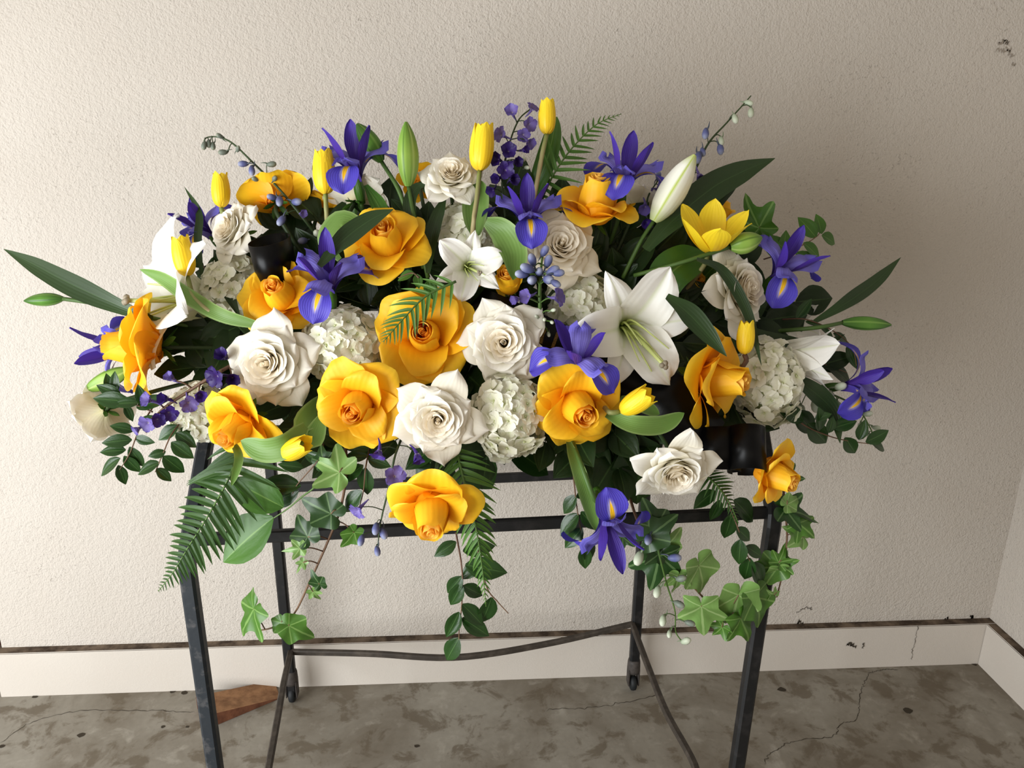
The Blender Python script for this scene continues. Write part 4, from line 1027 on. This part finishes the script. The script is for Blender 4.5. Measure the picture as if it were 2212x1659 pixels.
# strap leaves of the lilies
blade([(330, 690, .01), (250, 658), (150, 612), (70, 570), (8, 538)], 26, 'long dark strap leaf reaching out to the far left', dd=-.005, tilt=(.2, .2))
blade([(1395, 540, .0), (1450, 480), (1540, 405), (1610, 368), (1674, 342)], 34, 'broad dark strap leaf sweeping up to the right of the white bud', dd=-.005, tilt=(.3, .1))
blade([(1520, 500, .04), (1550, 440), (1598, 392)], 13, 'short strap leaf behind the broad one at the upper right', dd=.03)
blade([(1760, 695, .02), (1820, 660), (1890, 610), (1946, 556)], 17, 'slender strap leaf rising to the far right', dd=.0)
blade([(690, 575, .0), (740, 520), (800, 475), (850, 452)], 23, 'dark strap leaf slanting over the yellow rose under the lily buds', dd=-.085)
blade([(440, 620, .04), (428, 520), (430, 460), (398, 403)], 9, 'narrow strap leaf standing beside the left iris', dd=.0)
blade([(1505, 560, -.04), (1560, 585), (1612, 670), (1645, 790)], 13, 'narrow dark leaf curving over the right white rose', dd=-.06)
blade([(1440, 640, -.01), (1490, 680), (1570, 770)], 24, 'grey-green leaf lying beside the big lily', dd=-.09)
blade([(925, 590, .02), (935, 500), (965, 415)], 17, 'dark leaf standing below the topmost white rose', dd=.01)
blade([(915, 540, .02), (885, 450), (900, 405), (930, 400)], 15, 'dark leaf curling over under the tall lily bud', dd=.0)
blade([(1690, 800, .02), (1750, 840), (1800, 890), (1815, 958)], 21, 'dark strap leaf drooping at the right edge of the spray', dd=.01)
blade([(1600, 705, .03), (1680, 735), (1760, 752), (1825, 722)], 17, 'strap leaf under the far right green bud', dd=.02)
blade([(465, 540, .02), (478, 600), (520, 690)], 15, 'dark leaf hanging below the left white rose', dd=.02)
blade([(790, 400, .0), (815, 440), (850, 510)], 17, 'green sheath leaf under the top left iris', dd=.0, mat='leaf_mid')
blade([(1555, 790, .02), (1620, 690), (1660, 650)], 20, 'dark leaf behind the right tulip bud', dd=.05)
# leaves of the tulips
TL = dict(mat='leaf_tulip', prof=TULP, name='tulip_leaf', group='broad tulip leaves')
blade([(1028, 510, .0), (1028, 450), (1036, 388)], 29, 'pale green leaf standing behind the tulip right of the top rose', dd=.01, tilt=(.1, .1), fold=.5, **TL)
blade([(1050, 478, .0), (1085, 500), (1108, 545), (1108, 605)], 32, 'pale green leaf curling between the central lily and the cream rose', dd=-.055, tilt=(-.4, .5), **TL)
blade([(570, 705, .02), (480, 680), (410, 640), (350, 600), (302, 582)], 19, 'long green tulip leaf across the left lily', dd=-.04, tilt=(.3, .5), **TL)
blade([(735, 560, .02), (705, 520), (735, 478), (765, 490), (740, 530)], 26, 'pale rolled leaf beside the tall left tulip', dd=-.01, tilt=(.9, .6), **TL)
blade([(1310, 895, .02), (1370, 918), (1430, 918), (1478, 892)], 22, 'tulip leaf under the sideways tulip', dd=-.06, tilt=(.3, .2), **TL)
blade([(1340, 860, .02), (1390, 878), (1425, 895)], 16, 'short tulip leaf behind the sideways tulip', dd=-.03, **TL)
blade([(660, 920, .02), (620, 960), (570, 972), (520, 952)], 28, 'tulip leaf lying across the bottom of the nodding yellow rose', dd=-.08, tilt=(.2, .3), **TL)
blade([(700, 860, .06), (660, 915), (675, 950), (700, 890)], 30, 'folded tulip leaf between the lower left roses', dd=-.02, tilt=(.5, .4), **TL)
blade([(1228, 955, .04), (1250, 1020), (1275, 1100), (1290, 1150)], 17, 'green sheath leaf around the stem of the hanging iris', dd=-.025, tilt=(.4, .2), **TL)
blade([(1420, 660, .05), (1450, 590), (1520, 545)], 46, 'broad green leaf under the open tulip', dd=.02, tilt=(.3, .2), mat='leaf_mid', prof=TULP, name='tulip_leaf', group='broad tulip leaves')
blade([(1500, 620, .05), (1560, 560), (1585, 545)], 26, 'green leaf between the bright bud and the right white rose', dd=.02, mat='leaf_mid', prof=TULP, name='tulip_leaf', group='broad tulip leaves')
blade([(1140, 440, .06), (1180, 350), (1203, 252)], 24, 'upright green leaf beside the highest tulip', dd=.04, mat='leaf_mid', prof=TULP, name='tulip_leaf', group='broad tulip leaves')
blade([(500, 950, .02), (515, 990), (500, 1050)], 10, 'narrow pale leaf hanging below the nodding yellow rose', dd=-.03, tilt=(.5, .2), **TL)
# small-leaved sprigs
sprig([(330, 880, .04), (300, 930), (280, 980), (255, 1020)],
  [(290, 930, 245, 920), (285, 950, 228, 955), (272, 972, 222, 974), (260, 990, 217, 1020), (255, 1005, 270, 1042), (268, 985, 298, 1018), (280, 965, 305, 1005), (292, 945, 325, 955), (300, 915, 330, 900)], 'dark glossy sprig hanging at the lower left, nearest the wall', .01, wd=.25)
sprig([(400, 900, .04), (370, 940), (350, 985), (335, 1020)],
  [(385, 920, 345, 945), (380, 935, 416, 960), (370, 955, 410, 985), (358, 975, 325, 985), (352, 985, 392, 1018), (345, 1000, 300, 1018), (338, 1012, 366, 1035), (390, 925, 415, 940)], 'second dark glossy sprig hanging at the lower left beside the first', .0, wd=.28)
sprig([(330, 890, .02), (275, 865), (235, 835)],
  [(300, 870, 250, 870), (280, 868, 210, 860), (262, 855, 215, 835), (250, 850, 245, 810), (270, 875, 285, 905), (240, 850, 232, 815), (295, 880, 350, 860), (310, 875, 300, 840), (235, 850, 225, 880)], 'glossy sprig in front of the far left white rose', -.03, wd=.24)
sprig([(985, 1150, .04), (998, 1230), (998, 1300), (992, 1360), (992, 1410)],
  [(998, 1245, 968, 1280), (998, 1262, 975, 1305), (1000, 1265, 1040, 1285), (998, 1305, 1040, 1345), (998, 1335, 1050, 1368), (992, 1322, 968, 1372), (992, 1378, 964, 1424), (1062, 1290, 1045, 1345), (985, 1170, 945, 1198), (1000, 1190, 1060, 1180), (1005, 1220, 1082, 1235)], 'sprig of oval leaves hanging lowest at the bottom centre', .0, wd=.26)
sprig([(1030, 1180, .02), (1052, 1270), (1075, 1300), (1098, 1325)], [(1040, 1215, 1000, 1245)], 'bare reddish twig under the central fern', .0)
sprig([(1690, 880, .04), (1740, 920), (1800, 945), (1850, 955), (1890, 960)],
  [(1715, 890, 1760, 930), (1735, 910, 1690, 880), (1745, 915, 1785, 955), (1770, 930, 1775, 890), (1790, 935, 1800, 905), (1800, 925, 1845, 910), (1825, 945, 1848, 978), (1855, 950, 1868, 915), (1870, 955, 1915, 935), (1885, 960, 1912, 968), (1760, 905, 1790, 895)], 'glossy sprig trailing at the right edge of the spray', .02, wd=.28)
sprig([(1650, 560, .08), (1710, 540), (1765, 510), (1780, 480)],
  [(1763, 513, 1733, 475), (1775, 505, 1768, 468), (1775, 508, 1805, 522), (1735, 525, 1770, 550), (1700, 540, 1660, 510), (1690, 545, 1700, 505), (1720, 545, 1755, 580), (1670, 555, 1655, 500)], 'small-leaved sprig at the upper right behind the iris', .04, mat='leaf_mid', wd=.3)
sprig([(1235, 960, .06), (1240, 1040), (1250, 1120), (1265, 1190)],
  [(1245, 1070, 1218, 1105), (1245, 1075, 1270, 1060), (1250, 1110, 1212, 1150), (1255, 1105, 1285, 1140), (1258, 1140, 1225, 1180), (1262, 1165, 1280, 1210), (1262, 1180, 1265, 1225)], 'sprig hanging left of the upside-down iris', .0)
sprig([(1560, 1060, .06), (1590, 1130), (1610, 1190), (1635, 1240)],
  [(1545, 1060, 1505, 1090), (1555, 1080, 1540, 1120), (1580, 1110, 1570, 1160), (1590, 1140, 1620, 1165), (1600, 1165, 1595, 1215), (1610, 1180, 1645, 1200), (1620, 1205, 1610, 1250), (1625, 1215, 1650, 1260), (1585, 1080, 1630, 1120)], 'sprig hanging between the right ribbon loop and the right front leg', .01, mat='leaf_gloss', wd=.28)
sprig([(700, 950, .06), (690, 990), (640, 1050), (628, 1080)],
  [(655, 1010, 610, 1005), (650, 1050, 565, 1045), (645, 1060, 580, 1090), (700, 1000, 660, 980), (640, 990, 600, 990)], 'sprig of pointed leaves above the left side rails', .02, mat='leaf_gloss', wd=.24)
sprig([(800, 960, .06), (790, 1010), (785, 1060), (775, 1100)],
  [(785, 1005, 740, 1035), (790, 1010, 790, 1065), (782, 1060, 745, 1100), (795, 985, 750, 985), (795, 990, 835, 1005), (800, 970, 760, 960)], 'sprig of drooping leaves left of the hanging delphinium', .02, mat='leaf_gloss', wd=.26)
sprig([(740, 940, .05), (690, 1040), (650, 1075), (620, 1100), (590, 1120)],
  [(612, 1095, 512, 1046, -.2, .2, 1), (590, 1118, 484, 1200, -.2, .3, 1)], 'two large rounded leaves on a thin twig over the left rails', .0, .0016, 'leaf_mid', 'stem', .30)
sprig([(1690, 690, .04), (1740, 690), (1800, 715), (1840, 750), (1850, 790)],
  [(1720, 690, 1750, 650), (1740, 695, 1770, 700), (1770, 705, 1800, 725), (1800, 720, 1835, 740), (1830, 745, 1850, 790)], 'thin leafy twig below the far right green bud', .02, mat='leaf_gloss', wd=.2)
sprig([(430, 560, .05), (450, 590), (480, 620)], [(440, 575, 410, 560), (448, 585, 425, 600), (455, 595, 470, 555), (450, 600, 430, 620)], 'few small leaves left of the left hydrangea', .04, mat='leaf_gloss')
sprig([(1720, 790, .06), (1770, 785), (1830, 805)], [(1750, 785, 1780, 765), (1770, 790, 1835, 770), (1785, 790, 1840, 820), (1770, 785, 1800, 800)], 'dark leafy tip behind the half-open lily', .06, mat='leaf_dark')
sprig([(905, 600, .0), (890, 590), (860, 600)], [(895, 590, 862, 600), (900, 592, 905, 618), (925, 605, 935, 640)], 'few round green leaves left of the central lily', -.06, mat='leaf_mid', wd=.34)
sprig([(640, 480, .06), (660, 430), (668, 400)], [(665, 425, 668, 388), (655, 440, 625, 420), (650, 460, 690, 440)], 'small leaves between the back yellow rose and the second tulip', .06, mat='leaf_dark')
# broad dark leaves filling the inside of the spray
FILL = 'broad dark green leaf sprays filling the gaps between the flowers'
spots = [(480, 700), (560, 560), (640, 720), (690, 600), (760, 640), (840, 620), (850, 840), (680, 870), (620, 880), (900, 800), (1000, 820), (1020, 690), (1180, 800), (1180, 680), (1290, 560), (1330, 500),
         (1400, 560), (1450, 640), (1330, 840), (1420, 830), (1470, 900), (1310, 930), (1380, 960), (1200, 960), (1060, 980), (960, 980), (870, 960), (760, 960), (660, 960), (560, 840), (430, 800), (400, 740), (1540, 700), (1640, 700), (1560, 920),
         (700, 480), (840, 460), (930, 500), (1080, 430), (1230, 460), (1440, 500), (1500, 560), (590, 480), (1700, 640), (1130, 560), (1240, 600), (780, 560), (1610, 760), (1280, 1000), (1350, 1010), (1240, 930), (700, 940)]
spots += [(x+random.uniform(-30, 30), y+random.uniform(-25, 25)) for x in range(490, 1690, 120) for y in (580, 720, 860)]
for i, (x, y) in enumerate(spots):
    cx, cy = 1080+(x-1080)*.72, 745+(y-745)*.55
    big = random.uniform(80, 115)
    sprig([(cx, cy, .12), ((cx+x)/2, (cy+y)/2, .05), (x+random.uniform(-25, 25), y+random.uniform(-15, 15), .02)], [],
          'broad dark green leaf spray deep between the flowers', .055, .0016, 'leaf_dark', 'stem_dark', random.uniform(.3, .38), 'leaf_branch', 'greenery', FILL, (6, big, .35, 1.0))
sprig([(1290, 930, .06), (1330, 960, .03), (1370, 1000, .0)], [(1300, 930, 1225, 1010, 0, .3, 1), (1330, 930, 1350, 1060, .1, .3, 1), (1380, 940, 1385, 1080, .1, .2, 1), (1310, 950, 1270, 1060, 0, .2, 1), (1350, 920, 1420, 1010, .2, .3, 1)], 'very broad dark leaves under the lower right yellow rose', .05, .002, 'leaf_dark', 'stem_dark', .36, 'leaf_branch', 'greenery', FILL)
sprig([(960, 960, .05), (930, 1000, .0)], [(985, 960, 905, 1040), (1000, 970, 1060, 1050), (1090, 960, 1180, 1010), (950, 960, 880, 1000)], 'dark leaves above the lowest yellow rose', .03, .002, 'leaf_gloss', 'stem_dark', .32, 'leaf_branch', 'greenery', FILL)

# ------------------------------------------------------------------ black ribbon
def loop(cx, cy, rx, depth, w, d, label, axis, open_deg=330, phase=0.0, squash=1.0):
    c = W(cx, cy, d); s = S(cx, cy, d); ax = cdir(*axis)
    e1 = CR-ax*(CR@ax); e1 /= np.linalg.norm(e1); e2 = np.cross(ax, e1)
    if e2@CF < 0: e2 = -e2
    pts = []
    for a in np.linspace(math.radians(phase), math.radians(phase+open_deg), 14):
        pts.append(c+e1*rx*s*math.cos(a)+e2*depth*s*math.sin(a))
    return ribbon_path(pts, ax, w*s, 'ribbon_loop', None, 44, label, 'ribbon', 'black satin ribbon')
loop(592, 560, 42, 62, 86, dm(592, 560)-.0, 'black satin ribbon loop behind the left yellow rose', (-.12, .95, .42), 350, 60)
loop(1612, 972, 40, 46, 96, dm(1612, 972)-.02, 'large black satin ribbon loop at the lower right beside the end rose', (.06, .97, -.28), 340, 120)
loop(1556, 972, 42, 40, 92, dm(1556, 972)+.01, 'inner black ribbon fold left of the right-hand loop', (.02, .98, -.2), 300, 100)
def banner(path, w, label, axis):
    pts = [W(x, y, dm(x, y)+q) for x, y, q in path]
    return ribbon_path(pts, cdir(*axis), w*S(path[0][0], path[0][1], pts[0][1]), 'ribbon_banner', None, 36, label, 'ribbon', 'black satin ribbon')
b1, P1, N1 = banner([(985, 650, .05), (1060, 680, .01), (1180, 735, .015), (1290, 785, .03), (1400, 850, .02), (1480, 905, .01)], 92, 'black ribbon banner with gold glitter lettering running behind the middle white rose', (.42, .88, .1))
b2, P2, N2 = banner([(1320, 840, .06), (1420, 860, .0), (1480, 910, .0), (1530, 970, .02)], 130, 'wide black ribbon tail between the big lily and the right yellow rose', (.5, .85, .1))
def gold(x0, y0, x1, y1, w):
    best = min(range(len(P1)), key=lambda i: np.linalg.norm(P1[i]-W(x0, y0, P1[i][1])))
    nn = N1[best] if N1[best]@(CAM-P1[best]) > 0 else -N1[best]
    q = P1[best]
    def on(x, y):
        v = ray(x, y); t = ((q-CAM)@nn)/(v@nn); return CAM+v*t
    A, B = on(x0, y0), on(x1, y1); d = B-A; d /= np.linalg.norm(d); sd = np.cross(nn, d)*w*S(x0, y0, q[1])/2
    A, B = A+nn*.0012, B+nn*.0012; up = nn*.0006
    V = [A-sd, A+sd, B+sd, B-sd, A-sd+up, A+sd+up, B+sd+up, B-sd+up]
    o = b1.location; V = [v-np.array(o) for v in V]
    part('gold_letter_stroke', make_mesh('gold_letter_stroke', V, [(4, 5, 6, 7), (0, 1, 5, 4), (1, 2, 6, 5), (2, 3, 7, 6), (3, 0, 4, 7)], MAT['gold'], smooth=False), b1, None, 'gold glitter letter stroke')
for g in ((1180, 708, 1172, 722, 7), (1172, 722, 1168, 742, 7), (1205, 718, 1193, 751, 7), (1228, 730, 1218, 762, 8), (1256, 748, 1252, 760, 7), (1150, 690, 1158, 700, 6), (1003, 672, 1024, 664, 5), (1003, 682, 1014, 678, 5), (1003, 693, 1010, 690, 4), (1076, 664, 1092, 668, 5)):
    gold(*g)
